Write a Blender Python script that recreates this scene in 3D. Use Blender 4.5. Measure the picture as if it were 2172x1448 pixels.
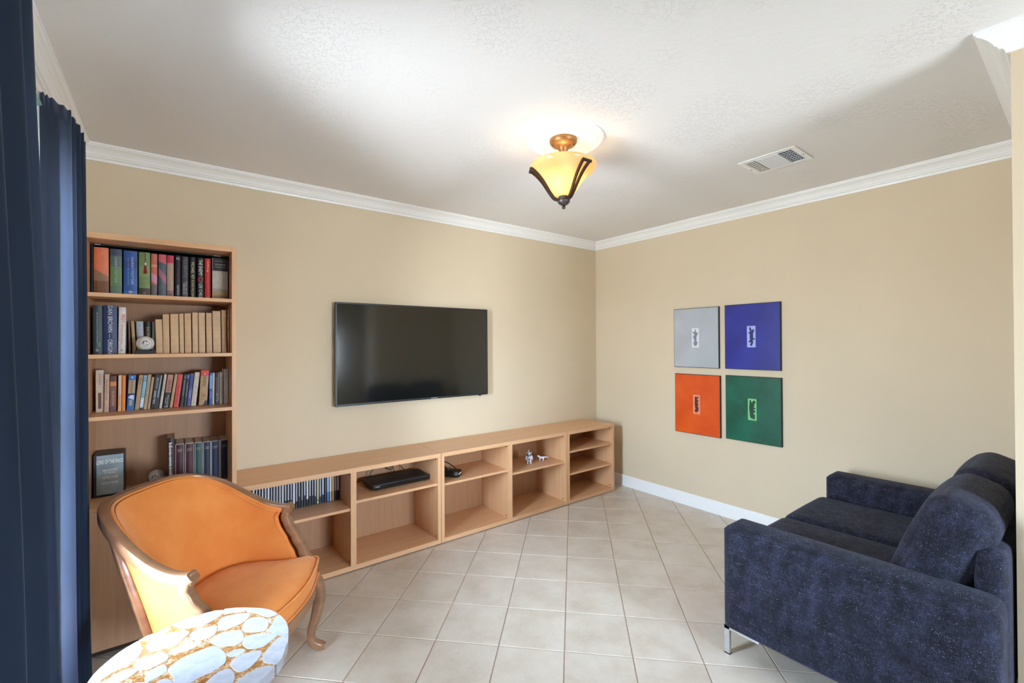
import bpy, bmesh, math, random
from mathutils import Vector, Matrix, Euler
random.seed(7)
PI = math.pi
sc = bpy.context.scene
for o in list(bpy.data.objects): bpy.data.objects.remove(o)
COL = sc.collection

def lin(c):
    return tuple(((v/255)/12.92 if v/255 <= 0.04045 else ((v/255+0.055)/1.055)**2.4) for v in c[:3]) + (1,)

# ---------------------------------------------------------------- camera
YAW, PIT, ROL = 0.65163, 0.0062, -0.00501
fw = Vector((math.sin(YAW)*math.cos(PIT), math.cos(YAW)*math.cos(PIT), math.sin(PIT)))
rt = Vector((math.cos(YAW), -math.sin(YAW), 0)); up = rt.cross(fw)
r2 = rt*math.cos(ROL)+up*math.sin(ROL); u2 = -rt*math.sin(ROL)+up*math.cos(ROL)
cam = bpy.data.cameras.new('camera'); co = bpy.data.objects.new('camera', cam); COL.objects.link(co)
cam.sensor_width = 36; cam.lens = 948.58971/2172*36; cam.clip_start = 0.02
co.matrix_world = Matrix(((r2.x, u2.x, -fw.x, -3.81839), (r2.y, u2.y, -fw.y, -3.43999), (r2.z, u2.z, -fw.z, 1.5), (0, 0, 0, 1)))
sc.camera = co

# ---------------------------------------------------------------- world, sun, exposure
EXPO = 0.18
SKY = 75.0
SUN = 8.0
sc.view_settings.view_transform = 'Standard'; sc.view_settings.look = 'None'
sc.view_settings.exposure = EXPO; sc.view_settings.gamma = 1.0; sc.view_settings.use_curve_mapping = False
w = bpy.data.worlds.new('world'); sc.world = w; w.use_nodes = True
nt = w.node_tree; nt.nodes.clear()
wo = nt.nodes.new('ShaderNodeOutputWorld'); bg = nt.nodes.new('ShaderNodeBackground')
tc = nt.nodes.new('ShaderNodeTexCoord'); sp = nt.nodes.new('ShaderNodeSeparateXYZ'); rp = nt.nodes.new('ShaderNodeValToRGB')
mr = nt.nodes.new('ShaderNodeMapRange'); mr.inputs[1].default_value = -1; mr.inputs[2].default_value = 1
nt.links.new(tc.outputs['Generated'], sp.inputs[0]); nt.links.new(sp.outputs[2], mr.inputs[0]); nt.links.new(mr.outputs[0], rp.inputs[0])
rp.color_ramp.elements[0].position = 0.0; rp.color_ramp.elements[0].color = (0.50, 0.555, 0.60, 1)
rp.color_ramp.elements[1].position = 1.0; rp.color_ramp.elements[1].color = (0.50, 0.72, 1.0, 1)
e = rp.color_ramp.elements.new(0.48); e.color = (0.50, 0.555, 0.60, 1)
e = rp.color_ramp.elements.new(0.52); e.color = (0.66, 0.82, 1.0, 1)
nt.links.new(rp.outputs[0], bg.inputs[0]); bg.inputs[1].default_value = SKY; nt.links.new(bg.outputs[0], wo.inputs[0])
sl = bpy.data.lights.new('sun', 'SUN'); sl.energy = SUN; sl.angle = 0.009; sl.color = (1.0, 0.93, 0.83)
so = bpy.data.objects.new('sun', sl); COL.objects.link(so)
SUN_DIR = Vector((0.325, 0.244, -0.914)).normalized()      # direction the light travels
so.rotation_euler = SUN_DIR.to_track_quat('-Z', 'Y').to_euler(); so.location = (-8, -4, 8)

# ---------------------------------------------------------------- room numbers
XL = -4.26; CEIL = 2.63; YB = -6.3; XR2 = 1.5; YN = -3.255; XN = -1.395; YS = -3.62
WIN = dict(left=(-2.02, -1.15, 0.35, 2.16), back=(-2.6, -1.2, 0.85, 1.77))  # the back window is unseen, sized and placed for its light
def portal(name, loc, sx, sy, rot):
    l = bpy.data.lights.new(name, 'AREA'); l.shape = 'RECTANGLE'; l.size = sx; l.size_y = sy; l.cycles.is_portal = True
    o = bpy.data.objects.new(name, l); COL.objects.link(o); o.location = loc; o.rotation_euler = rot
y0, y1, z0, z1 = WIN['left']; portal('window_portal', (XL-0.1, (y0+y1)/2, (z0+z1)/2), z1-z0, y1-y0, (0, -PI/2, 0))
x0, x1, z0, z1 = WIN['back']; portal('window_portal', ((x0+x1)/2, YB-0.1, (z0+z1)/2), x1-x0, z1-z0, (PI/2, 0, 0))

# ---------------------------------------------------------------- materials
MATS = {}
def nodes(name):
    m = bpy.data.materials.new(name); m.use_nodes = True; n = m.node_tree
    return m, n, n.nodes['Principled BSDF']
def flat(c, rough=0.5, metal=0.0, noise=0.0, coat=0.0, spec=0.5, scale=30):
    key = ('flat', tuple(c), rough, metal, noise, coat, spec, scale)
    if key in MATS: return MATS[key]
    m, n, b = nodes('mat_%d_%d_%d' % tuple(c[:3]))
    b.inputs['Base Color'].default_value = lin(c); b.inputs['Roughness'].default_value = rough
    b.inputs['Metallic'].default_value = metal; b.inputs['Coat Weight'].default_value = coat; b.inputs['Specular IOR Level'].default_value = spec
    if noise:
        t = n.nodes.new('ShaderNodeTexCoord'); no = n.nodes.new('ShaderNodeTexNoise'); no.inputs['Scale'].default_value = scale; no.inputs['Detail'].default_value = 4
        r = n.nodes.new('ShaderNodeValToRGB'); a = [v*(1-noise) for v in c[:3]]; bb = [min(255, v*(1+noise)) for v in c[:3]]
        r.color_ramp.elements[0].position = 0.3; r.color_ramp.elements[1].position = 0.7
        r.color_ramp.elements[0].color = lin(a); r.color_ramp.elements[1].color = lin(bb)
        n.links.new(t.outputs['Object'], no.inputs['Vector']); n.links.new(no.outputs[0], r.inputs[0]); n.links.new(r.outputs[0], b.inputs['Base Color'])
    MATS[key] = m; return m
def bump(n, b, src, strength, dist=0.002):
    bp = n.nodes.new('ShaderNodeBump'); bp.inputs['Strength'].default_value = strength; bp.inputs['Distance'].default_value = dist
    n.links.new(src, bp.inputs['Height']); n.links.new(bp.outputs[0], b.inputs['Normal'])
def tex(n, scale=(1, 1, 1), kind='Object'):
    t = n.nodes.new('ShaderNodeTexCoord'); mp = n.nodes.new('ShaderNodeMapping'); mp.inputs['Scale'].default_value = scale
    n.links.new(t.outputs[kind], mp.inputs[0]); return mp.outputs[0]
def noise(n, vec, scale, detail=4, rough=0.5):
    x = n.nodes.new('ShaderNodeTexNoise'); x.inputs['Scale'].default_value = scale; x.inputs['Detail'].default_value = detail; x.inputs['Roughness'].default_value = rough
    n.links.new(vec, x.inputs['Vector']); return x.outputs[0]
def ramp(n, fac, stops):
    r = n.nodes.new('ShaderNodeValToRGB'); els = r.color_ramp.elements
    els[0].position = stops[0][0]; els[0].color = lin(stops[0][1]); els[1].position = stops[-1][0]; els[1].color = lin(stops[-1][1])
    for p, c in stops[1:-1]: e = els.new(p); e.color = lin(c)
    n.links.new(fac, r.inputs[0]); return r.outputs[0]
def mixc(n, fac, a, b, mode='MIX'):
    x = n.nodes.new('ShaderNodeMix'); x.data_type = 'RGBA'; x.blend_type = mode
    if hasattr(fac, 'links') or not isinstance(fac, (int, float)): n.links.new(fac, x.inputs[0])
    else: x.inputs[0].default_value = fac
    n.links.new(a, x.inputs[6]); n.links.new(b, x.inputs[7]); return x.outputs[2]
def math_(n, op, a, b=None):
    x = n.nodes.new('ShaderNodeMath'); x.operation = op
    for i, v in enumerate((a, b)):
        if v is None: continue
        if isinstance(v, (int, float)): x.inputs[i].default_value = v
        else: n.links.new(v, x.inputs[i])
    return x.outputs[0]

def wood(axis, a=(210, 157, 112), c=(234, 188, 144), rough=0.38):
    key = ('wood', axis, a, c)
    if key in MATS: return MATS[key]
    m, n, b = nodes('beech_laminate_' + axis)
    s = {'x': (1.2, 26, 26), 'z': (26, 26, 1.2), 'y': (26, 1.2, 26)}[axis]
    v = tex(n, s); f = noise(n, v, 1.6, 6, 0.6); f2 = noise(n, v, 9, 3, 0.5)
    f3 = math_(n, 'ADD', math_(n, 'MULTIPLY', f, 0.75), math_(n, 'MULTIPLY', f2, 0.25))
    mid = tuple((x+y)/2 for x, y in zip(a, c))
    col = ramp(n, f3, [(0.2, a), (0.5, mid), (0.8, c)])
    n.links.new(col, b.inputs['Base Color']); b.inputs['Roughness'].default_value = rough; b.inputs['Specular IOR Level'].default_value = 0.4
    bump(n, b, f2, 0.05); MATS[key] = m; return m

def wall_mat(name, c, strength=0.10, scale=70):
    m, n, b = nodes(name); v = tex(n); f = noise(n, v, scale, 5, 0.6); g = noise(n, v, 1.3, 3)
    col = ramp(n, g, [(0.3, tuple(x*0.985 for x in c)), (0.7, tuple(min(255, x*1.012) for x in c))])
    n.links.new(col, b.inputs['Base Color']); b.inputs['Roughness'].default_value = 0.75; b.inputs['Specular IOR Level'].default_value = 0.25
    bump(n, b, f, strength, 0.002); return m
M_WALL = wall_mat('beige_wall_paint', (223, 205, 176))
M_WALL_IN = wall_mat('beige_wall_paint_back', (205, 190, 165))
def ceil_mat():
    m, n, b = nodes('knockdown_ceiling'); v = tex(n)
    big = noise(n, v, 2.2, 2); fine = noise(n, v, 38, 6, 0.65); f4 = noise(n, v, 90, 3)
    mask = math_(n, 'GREATER_THAN', big, 0.53)
    msk = n.nodes.new('ShaderNodeMapRange'); msk.inputs[1].default_value = 0.52; msk.inputs[2].default_value = 0.64; n.links.new(big, msk.inputs[0])
    st = n.nodes.new('ShaderNodeMapRange'); st.inputs[1].default_value = 0.5; st.inputs[2].default_value = 0.56; n.links.new(fine, st.inputs[0])
    h = math_(n, 'ADD', math_(n, 'MULTIPLY', st.outputs[0], math_(n, 'ADD', msk.outputs[0], 0.12)), math_(n, 'MULTIPLY', f4, 0.15))
    b.inputs['Base Color'].default_value = lin((240, 238, 235)); b.inputs['Roughness'].default_value = 0.8; b.inputs['Specular IOR Level'].default_value = 0.2
    bump(n, b, h, 0.45, 0.004); return m
M_CEIL = ceil_mat()
M_TRIM = flat((252, 252, 250), 0.35)
def tile_mat():
    m, n, b = nodes('ceramic_floor_tile'); v = tex(n, (1, 1, 1)); oi = n.nodes.new('ShaderNodeObjectInfo')
    va = n.nodes.new('ShaderNodeVectorMath'); va.operation = 'ADD'; vm = n.nodes.new('ShaderNodeVectorMath'); vm.operation = 'SCALE'; vm.inputs[3].default_value = 50
    cb = n.nodes.new('ShaderNodeCombineXYZ'); n.links.new(oi.outputs['Random'], cb.inputs[0]); n.links.new(oi.outputs['Random'], cb.inputs[2])
    n.links.new(cb.outputs[0], vm.inputs[0]); n.links.new(v, va.inputs[0]); n.links.new(vm.outputs[0], va.inputs[1])
    g = noise(n, va.outputs[0], 5.5, 5, 0.6); f = noise(n, va.outputs[0], 60, 3)
    mixf = math_(n, 'ADD', math_(n, 'MULTIPLY', g, 0.85), math_(n, 'MULTIPLY', f, 0.15))
    col = ramp(n, mixf, [(0.32, (200, 185, 167)), (0.5, (212, 199, 183)), (0.68, (220, 209, 195))])
    n.links.new(col, b.inputs['Base Color']); b.inputs['Roughness'].default_value = 0.3; b.inputs['Specular IOR Level'].default_value = 0.5
    bump(n, b, g, 0.04, 0.003); return m
M_TILE = tile_mat()
M_GROUT = flat((176, 152, 136), 0.9, noise=0.08, scale=200)
def sofa_mat():
    m, n, b = nodes('navy_melange_upholstery'); v = tex(n)
    h1 = noise(n, tex(n, (60, 60, 420)), 1.0, 3, 0.7); h2 = noise(n, tex(n, (420, 420, 60)), 1.0, 3, 0.7)
    big = noise(n, tex(n, (22, 22, 14)), 1.0, 4, 0.6); sp_ = noise(n, tex(n, (260, 260, 500)), 1.0, 1, 0.5)
    f = math_(n, 'ADD', math_(n, 'MULTIPLY', h1, 0.3), math_(n, 'ADD', math_(n, 'MULTIPLY', h2, 0.4), math_(n, 'MULTIPLY', big, 0.3)))
    col = ramp(n, f, [(0.40, (16, 15, 21)), (0.5, (35, 35, 47)), (0.6, (58, 60, 82))])
    spk = n.nodes.new('ShaderNodeMapRange'); spk.inputs[1].default_value = 0.66; spk.inputs[2].default_value = 0.74; n.links.new(sp_, spk.inputs[0])
    rows = n.nodes.new('ShaderNodeMapRange'); rows.inputs[1].default_value = 0.52; rows.inputs[2].default_value = 0.6; n.links.new(noise(n, tex(n, (4, 4, 120)), 1.0, 2), rows.inputs[0])
    fac = math_(n, 'MULTIPLY', spk.outputs[0], rows.outputs[0])
    white = n.nodes.new('ShaderNodeRGB'); white.outputs[0].default_value = lin((150, 156, 180))
    n.links.new(mixc(n, fac, col, white.outputs[0]), b.inputs['Base Color'])
    b.inputs['Roughness'].default_value = 0.85; b.inputs['Sheen Weight'].default_value = 0.08; b.inputs['Sheen Roughness'].default_value = 0.5; b.inputs['Specular IOR Level'].default_value = 0.2
    b.inputs['Sheen Tint'].default_value = (0.75, 0.82, 1.0, 1)
    bump(n, b, f, 0.5, 0.003); return m
M_SOFA = sofa_mat()
def curtain_mat():
    m, n, b = nodes('navy_curtain_cloth'); f = noise(n, tex(n, (400, 400, 400)), 1.0, 2); g = noise(n, tex(n, (30, 30, 3)), 1.0, 3)
    col = ramp(n, g, [(0.3, (24, 35, 52)), (0.7, (31, 43, 63))]); n.links.new(col, b.inputs['Base Color'])
    b.inputs['Roughness'].default_value = 0.75; b.inputs['Sheen Weight'].default_value = 0.15; b.inputs['Sheen Tint'].default_value = (0.6, 0.75, 1, 1); b.inputs['Specular IOR Level'].default_value = 0.25
    bump(n, b, f, 0.15, 0.001)
    out = [x for x in n.nodes if x.type == 'OUTPUT_MATERIAL'][0]; tr = n.nodes.new('ShaderNodeBsdfTranslucent'); tr.inputs[0].default_value = lin((185, 195, 216)); mx = n.nodes.new('ShaderNodeMixShader'); mx.inputs[0].default_value = 0.2
    n.links.new(b.outputs[0], mx.inputs[1]); n.links.new(tr.outputs[0], mx.inputs[2]); n.links.new(mx.outputs[0], out.inputs[0]); return m
M_CURT = curtain_mat()
def lining_mat():
    m, n, b = nodes('white_curtain_lining'); b.inputs['Base Color'].default_value = lin((238, 236, 232)); b.inputs['Roughness'].default_value = .8
    out = [x for x in n.nodes if x.type == 'OUTPUT_MATERIAL'][0]; tr = n.nodes.new('ShaderNodeBsdfTranslucent'); tr.inputs[0].default_value = (.85, .85, .85, 1); mx = n.nodes.new('ShaderNodeMixShader'); mx.inputs[0].default_value = 0.5
    n.links.new(b.outputs[0], mx.inputs[1]); n.links.new(tr.outputs[0], mx.inputs[2]); n.links.new(mx.outputs[0], out.inputs[0]); return m
M_LINING = lining_mat()
def velvet_mat():
    m, n, b = nodes('orange_velvet'); g = noise(n, tex(n), 5, 4, 0.6); f = noise(n, tex(n), 500, 2)
    col = ramp(n, g, [(0.3, (220, 126, 56)), (0.7, (234, 148, 76))]); n.links.new(col, b.inputs['Base Color'])
    b.inputs['Roughness'].default_value = 0.8; b.inputs['Sheen Weight'].default_value = 0.6; b.inputs['Sheen Tint'].default_value = (1, 0.8, 0.58, 1); b.inputs['Sheen Roughness'].default_value = 0.4; b.inputs['Specular IOR Level'].default_value = 0.2
    bump(n, b, f, 0.1, 0.0008); return m
M_VELV = velvet_mat()
def frame_mat():
    m, n, b = nodes('walnut_chair_frame'); g = noise(n, tex(n, (6, 6, 30)), 1.0, 4)
    col = ramp(n, g, [(0.3, (128, 88, 60)), (0.7, (156, 112, 80))]); n.links.new(col, b.inputs['Base Color'])
    b.inputs['Roughness'].default_value = 0.32; b.inputs['Coat Weight'].default_value = 0.3; return m
M_FRAME = frame_mat()
M_CHROME = flat((210, 212, 215), 0.18, 1.0)
M_BRONZE = flat((70, 55, 42), 0.4, 0.7)
M_BRASSY = flat((150, 112, 66), 0.42, 0.6)
M_BLACK = flat((16, 16, 17), 0.45)
M_GLOSS = flat((10, 10, 11), 0.25, coat=0.3)
M_DARK = flat((60, 40, 26), 0.7)
M_PAGES = flat((226, 210, 180), 0.85, noise=0.04, scale=300)
def glass_mat():
    m = bpy.data.materials.new('window_glass'); m.use_nodes = True; n = m.node_tree; n.nodes.clear()
    o = n.nodes.new('ShaderNodeOutputMaterial'); t = n.nodes.new('ShaderNodeBsdfTransparent'); g = n.nodes.new('ShaderNodeBsdfGlossy'); g.inputs['Roughness'].default_value = 0.02
    f = n.nodes.new('ShaderNodeFresnel'); x = n.nodes.new('ShaderNodeMixShader'); n.links.new(f.outputs[0], x.inputs[0]); n.links.new(t.outputs[0], x.inputs[1]); n.links.new(g.outputs[0], x.inputs[2]); n.links.new(x.outputs[0], o.inputs[0]); return m
M_GLASS = glass_mat()

# ---------------------------------------------------------------- mesh helpers
class MB:
    def __init__(s): s.v = []; s.f = []; s.sm = []
    def add(s, vs, fs, smooth=False):
        k = len(s.v); s.v += [tuple(p) for p in vs]; s.f += [tuple(i+k for i in f) for f in fs]; s.sm += [smooth]*len(fs); return s
    def box(s, x0, x1, y0, y1, z0, z1):
        return s.add([(x0, y0, z0), (x1, y0, z0), (x1, y1, z0), (x0, y1, z0), (x0, y0, z1), (x1, y0, z1), (x1, y1, z1), (x0, y1, z1)],
                     [(0, 3, 2, 1), (4, 5, 6, 7), (0, 1, 5, 4), (1, 2, 6, 5), (2, 3, 7, 6), (3, 0, 4, 7)])
    def prism(s, pts, z0, z1, smooth=False):
        n = len(pts); a = sum(pts[i][0]*pts[(i+1) % n][1]-pts[(i+1) % n][0]*pts[i][1] for i in range(n))
        if a < 0: pts = pts[::-1]
        s.add([(x, y, z0) for x, y in pts]+[(x, y, z1) for x, y in pts], [tuple(range(n))[::-1], tuple(range(n, 2*n))]+[(i, (i+1) % n, n+(i+1) % n, n+i) for i in range(n)]); return s
    def sweep(s, path, prof, closed=False, cap=True, smooth=True):
        """path: list of (centre, axisA, axisB); prof(i) -> list of (a,b)"""
        rings = []
        for i, (c, A, B) in enumerate(path):
            pr = prof(i) if callable(prof) else prof
            rings.append([Vector(c)+Vector(A)*a+Vector(B)*b for a, b in pr])
        m = len(rings[0]); vs = [p for r in rings for p in r]; fs = []
        N = len(rings)
        for i in range(N if closed else N-1):
            j = (i+1) % N
            for k in range(m): l = (k+1) % m; fs.append((i*m+k, i*m+l, j*m+l, j*m+k))
        if cap and not closed: fs += [tuple(range(m))[::-1], tuple((N-1)*m+k for k in range(m))]
        return s.add(vs, fs, smooth)
    def tube(s, pts, r, seg=10, closed=False):
        P = [Vector(p) for p in pts]; path = []; N = len(P); prev = None
        for i in range(N):
            if closed: t = P[(i+1) % N]-P[i-1]
            else: t = P[min(i+1, N-1)]-P[max(i-1, 0)]
            t.normalize()
            ref = prev if prev is not None else (Vector((0, 0, 1)) if abs(t.z) < 0.9 else Vector((1, 0, 0)))
            A = (ref-t*ref.dot(t)).normalized(); B = t.cross(A); prev = A; path.append((P[i], A, B))
        R = r if callable(r) else (lambda i: r)
        return s.sweep(path, lambda i: [(math.cos(q*2*PI/seg)*R(i), math.sin(q*2*PI/seg)*R(i)) for q in range(seg)], closed)
    def lathe(s, prof, seg=32, c=(0, 0, 0)):
        vs = []; fs = []; m = len(prof)
        for i in range(seg):
            a = 2*PI*i/seg
            vs += [(c[0]+r*math.cos(a), c[1]+r*math.sin(a), c[2]+z) for r, z in prof]
        for i in range(seg):
            j = (i+1) % seg
            for k in range(m-1): fs.append((i*m+k, j*m+k, j*m+k+1, i*m+k+1))
        return s.add(vs, fs, True)
    def grid(s, P, smooth=True):
        nu, nv = len(P), len(P[0]); return s.add([p for r in P for p in r], [(i*nv+j, (i+1)*nv+j, (i+1)*nv+j+1, i*nv+j+1) for i in range(nu-1) for j in range(nv-1)], smooth)
    def mesh(s, name):
        me = bpy.data.meshes.new(name); me.from_pydata(s.v, [], s.f); me.polygons.foreach_set('use_smooth', s.sm)
        bm = bmesh.new(); bm.from_mesh(me); bmesh.ops.remove_doubles(bm, verts=bm.verts, dist=1e-6); bmesh.ops.recalc_face_normals(bm, faces=bm.faces)
        for e in bm.edges:
            if len(e.link_faces) == 2 and e.calc_face_angle(0) > 0.75: e.smooth = False
        bm.to_mesh(me); bm.free(); return me
    def build(s, name, mat, parent=None, bevel=0, seg=2, loc=None):
        me = s.mesh(name); me.materials.append(mat); o = bpy.data.objects.new(name, me); COL.objects.link(o)
        if parent is not None: o.parent = parent
        if loc: o.location = loc
        if bevel:
            b = o.modifiers.new('bevel', 'BEVEL'); b.width = bevel; b.segments = seg; b.limit_method = 'ANGLE'; b.angle_limit = 0.6
        return o
def B(*a): return MB().box(*a)
def tag(o, label=None, cat=None, group=None, kind=None):
    if label: o['label'] = label
    if cat: o['category'] = cat
    if group: o['group'] = group
    if kind: o['kind'] = kind
    return o
def thing(name, label, cat, loc=(0, 0, 0), rz=0, group=None, rot=None):
    o = bpy.data.objects.new(name, None); COL.objects.link(o); o.empty_display_size = 0.05; o.location = loc; o.rotation_euler = rot or (0, 0, rz)
    return tag(o, label, cat, group)
def struct(o): o['kind'] = 'structure'; return o
def catmull(P, n=8, closed=False):
    out = []; P = [Vector(p) for p in P]; N = len(P)
    for i in range(N if closed else N-1):
        g = (lambda k: P[k % N]) if closed else (lambda k: P[max(0, min(N-1, k))])
        p0, p1, p2, p3 = g(i-1), g(i), g(i+1), g(i+2)
        for k in range(n):
            t = k/n; out.append(0.5*((2*p1)+(p2-p0)*t+(2*p0-5*p1+4*p2-p3)*t*t+(3*p1-p0-3*p2+p3)*t*t*t))
    if not closed: out.append(P[-1].copy())
    return out
def rbox(w, d, h, r, cuts=6, bulge=(0, 0, 0)):
    """rounded, slightly puffed box centred at the origin"""
    bm = bmesh.new(); bmesh.ops.create_cube(bm, size=1)
    bmesh.ops.subdivide_edges(bm, edges=bm.edges[:], cuts=cuts*2+1, use_grid_fill=True)
    H = Vector((w/2, d/2, h/2))
    for v in bm.verts:
        u = v.co*2                                   # -1..1
        # concentrate vertices to the borders
        p = Vector([math.copysign(1-(1-abs(c))**1.6, c) if True else c for c in u])
        q = Vector([p[i]*H[i] for i in range(3)]); inner = Vector([max(-(H[i]-r), min(H[i]-r, q[i])) for i in range(3)]); dlt = q-inner
        if dlt.length > 1e-9: q = inner+dlt.normalized()*r if sum(abs(c) > 1-1e-6 for c in u) else q
        for i in range(3):
            j, k = (i+1) % 3, (i+2) % 3
            q[i] += bulge[i]*p[i]*(1-p[j]**2)*(1-p[k]**2)
        v.co = q
    vs = [tuple(v.co) for v in bm.verts]; bm.verts.index_update(); fs = [tuple(v.index for v in f.verts) for f in bm.faces]; bm.free()
    return MB().add(vs, fs, True)
_txt = {}
def text_mesh(s):
    if s in _txt: return _txt[s]
    c = bpy.data.curves.new('lettering', 'FONT'); c.body = s; c.extrude = 0; c.align_x = 'CENTER'; c.align_y = 'CENTER'; c.resolution_u = 3
    o = bpy.data.objects.new('lettering', c); COL.objects.link(o); bpy.context.view_layer.update()
    me = bpy.data.meshes.new_from_object(o.evaluated_get(bpy.context.evaluated_depsgraph_get())); bpy.data.objects.remove(o)
    xs = [v.co.x for v in me.vertices] or [0, 1]; ys = [v.co.y for v in me.vertices] or [0, 1]
    _txt[s] = (me, min(xs), max(xs), min(ys), max(ys)); return _txt[s]
def lettering(s, length, height, mat, parent, loc, down=False, name='lettering'):
    """flat print; down=True runs from top to bottom with the letters' tops to the right; faces local -y"""
    me0, x0, x1, y0, y1 = text_mesh(s); me = me0.copy(); sx = length/(x1-x0); sy = height/(y1-y0)
    for v in me.vertices:
        a = (v.co.x-(x0+x1)/2)*sx; b = (v.co.y-(y0+y1)/2)*sy
        v.co = (b, -0.0, -a) if down else (a, 0, b)
    me.materials.clear(); me.materials.append(mat); o = bpy.data.objects.new(name, me); COL.objects.link(o); o.parent = parent; o.location = loc; return o
# ================================================================ ROOM
def wall_with_hole(name, axis, c0, c1, a0, a1, holes, mat, z0=0, z1=CEIL):
    """axis 'x': slab between x=c0..c1 running along y; axis 'y': slab between y=c0..c1 running along x"""
    m = MB(); cuts = sorted(holes); pos = a0
    def bx(p, q, za, zb):
        if q-p > 1e-6 and zb-za > 1e-6:
            if axis == 'x': m.box(c0, c1, p, q, za, zb)
            else: m.box(p, q, c0, c1, za, zb)
    for (h0, h1, hz0, hz1) in cuts:
        bx(pos, h0, z0, z1); bx(h0, h1, z0, hz0); bx(h0, h1, hz1, z1); pos = h1
    bx(pos, a1, z0, z1); return struct(m.build(name, mat))
T = 0.14
wall_with_hole('wall_back', 'y', 0.0, T, XL-T, T, [], M_WALL)
wall_with_hole('wall_right', 'x', 0.0, T, YN-0.001, 0.0, [], M_WALL)
wall_with_hole('wall_left', 'x', XL-T, XL, YB-T, 0.0, [WIN['left']], M_WALL)
struct(MB().prism([(XN, YN), (XR2+T, YN), (XR2+T, YS), (XN, YS)], 0, CEIL).build('wall_near', M_WALL))
wall_with_hole('wall_front', 'y', YB-T, YB, XL-T, XR2+T, [WIN['back']], M_WALL_IN)
wall_with_hole('wall_far_right', 'x', XR2, XR2+T, YB, YS, [], M_WALL_IN)
struct(B(XL-T, XR2+T, YB-T, T, CEIL, CEIL+0.1).build('ceiling', M_CEIL))

# floor of diagonal tiles
floor = struct(B(XL-T, XR2+T, YB-T, T, -0.06, -0.0025).build('floor', M_GROUT))
TS, TA, TO = 0.3256, 0.7877, Vector((-2.2913, -1.8479))
e1 = Vector((math.cos(TA), -math.sin(TA))); e2 = Vector((math.sin(TA), math.cos(TA)))
RECTS = [(XL, 0, YN, 0), (XL, XN, YS, YN), (XL, XR2, YB, YS)]
def clip(poly, r):
    for ax, val, sgn in ((0, r[0], 1), (0, r[1], -1), (1, r[2], 1), (1, r[3], -1)):
        out = []
        for i in range(len(poly)):
            a, b = poly[i], poly[(i+1) % len(poly)]; da, db = (a[ax]-val)*sgn, (b[ax]-val)*sgn
            if da >= 0: out.append(a)
            if da*db < 0: t = da/(da-db); out.append(Vector((a[0]+(b[0]-a[0])*t, a[1]+(b[1]-a[1])*t)))
        poly = out
        if len(poly) < 3: return None
    return poly
def area(p): return abs(sum(p[i][0]*p[(i+1) % len(p)][1]-p[(i+1) % len(p)][0]*p[i][1] for i in range(len(p))))/2
def tile_mb(poly, m=None):
    m = m or MB(); c = sum((Vector(p) for p in poly), Vector((0, 0)))/len(poly); n = len(poly)
    ins = [Vector(p)+(c-Vector(p)).normalized()*0.002 for p in poly]
    vs = [(p[0], p[1], -0.006) for p in poly]+[(p[0], p[1], -0.0012) for p in poly]+[(p[0], p[1], 0.0) for p in ins]
    fs = [tuple(range(2*n, 3*n))]+[(k*n+i, k*n+(i+1) % n, (k+1)*n+(i+1) % n, (k+1)*n+i) for k in (0, 1) for i in range(n)]
    return m.add(vs, fs)
h = TS/2-0.0030; full = tile_mb([Vector((-h, -h)), Vector((h, -h)), Vector((h, h)), Vector((-h, h))]).mesh('tile'); full.materials.append(M_TILE)
cells = []
for i in range(-40, 40):
    for j in range(-40, 40):
        c = TO+e1*(i+.5)*TS+e2*(j+.5)*TS
        if XL-.4 < c.x < XR2+.4 and YB-.4 < c.y < .4:
            poly = [c+e1*a+e2*b for a, b in ((-h, -h), (h, -h), (h, h), (-h, h))]
            for r in RECTS:
                q = clip(poly, r)
                if q and area(q) > 2e-4: cells.append(((c-Vector((-2.2, -1.9))).length, c, q, area(q) > (2*h)**2*0.999))
cells.sort(key=lambda t: t[0]); rest = MB()
for k, (d, c, q, whole) in enumerate(cells):
    if k < 290:
        if whole:
            o = bpy.data.objects.new('tile', full); COL.objects.link(o); o.parent = floor; o.location = (c.x, c.y, 0); o.rotation_euler = (0, 0, -TA)
        else: tile_mb([p-c for p in q]).build('tile', M_TILE, floor, loc=(c.x, c.y, 0))
    else: tile_mb(q, rest)
tag(rest.build('tile_field', M_TILE, floor), kind='stuff')

# crown moulding and baseboards
CROWN = [(0, 0), (.085, 0), (.085, .009), (.079, .011), (.077, .016), (.066, .021), (.052, .031), (.041, .044), (.036, .054), (.030, .056), (.027, .063), (.016, .065), (.012, .072), (.010, .080), (0, .080)]
def moulding(name, A, Bp, nrm, mA, mB, prof, top):
    A = Vector(A); Bp = Vector(Bp); d = (Bp-A).normalized(); nrm = Vector(nrm); m = MB(); n = len(prof); vs = []
    for P, mm, sg in ((A, mA, 1), (Bp, mB, -1)):
        for p, q in prof: v = P+nrm*p+d*(p*mm*sg); vs.append((v.x, v.y, top-q))
    m.add(vs, [tuple(range(n))[::-1], tuple(range(n, 2*n))]+[(i, (i+1) % n, n+(i+1) % n, n+i) for i in range(n)])
    return struct(m.build(name, M_TRIM))
SEG = [('back', (XL, 0), (0, 0), (0, -1), 1, 1), ('right', (0, 0), (0, YN), (-1, 0), 1, 1), ('alcove', (0, YN), (XN, YN), (0, 1), 1, -1),
       ('near', (XN, YN), (XN, YS), (-1, 0), -1, -1), ('hall', (XN, YS), (XR2, YS), (0, -1), -1, 1), ('left', (XL, YB), (XL, 0), (1, 0), 1, 1)]
BASE = [(0, 0), (.010, 0), (.015, .006), (.015, .113), (0, .113)]
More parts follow.
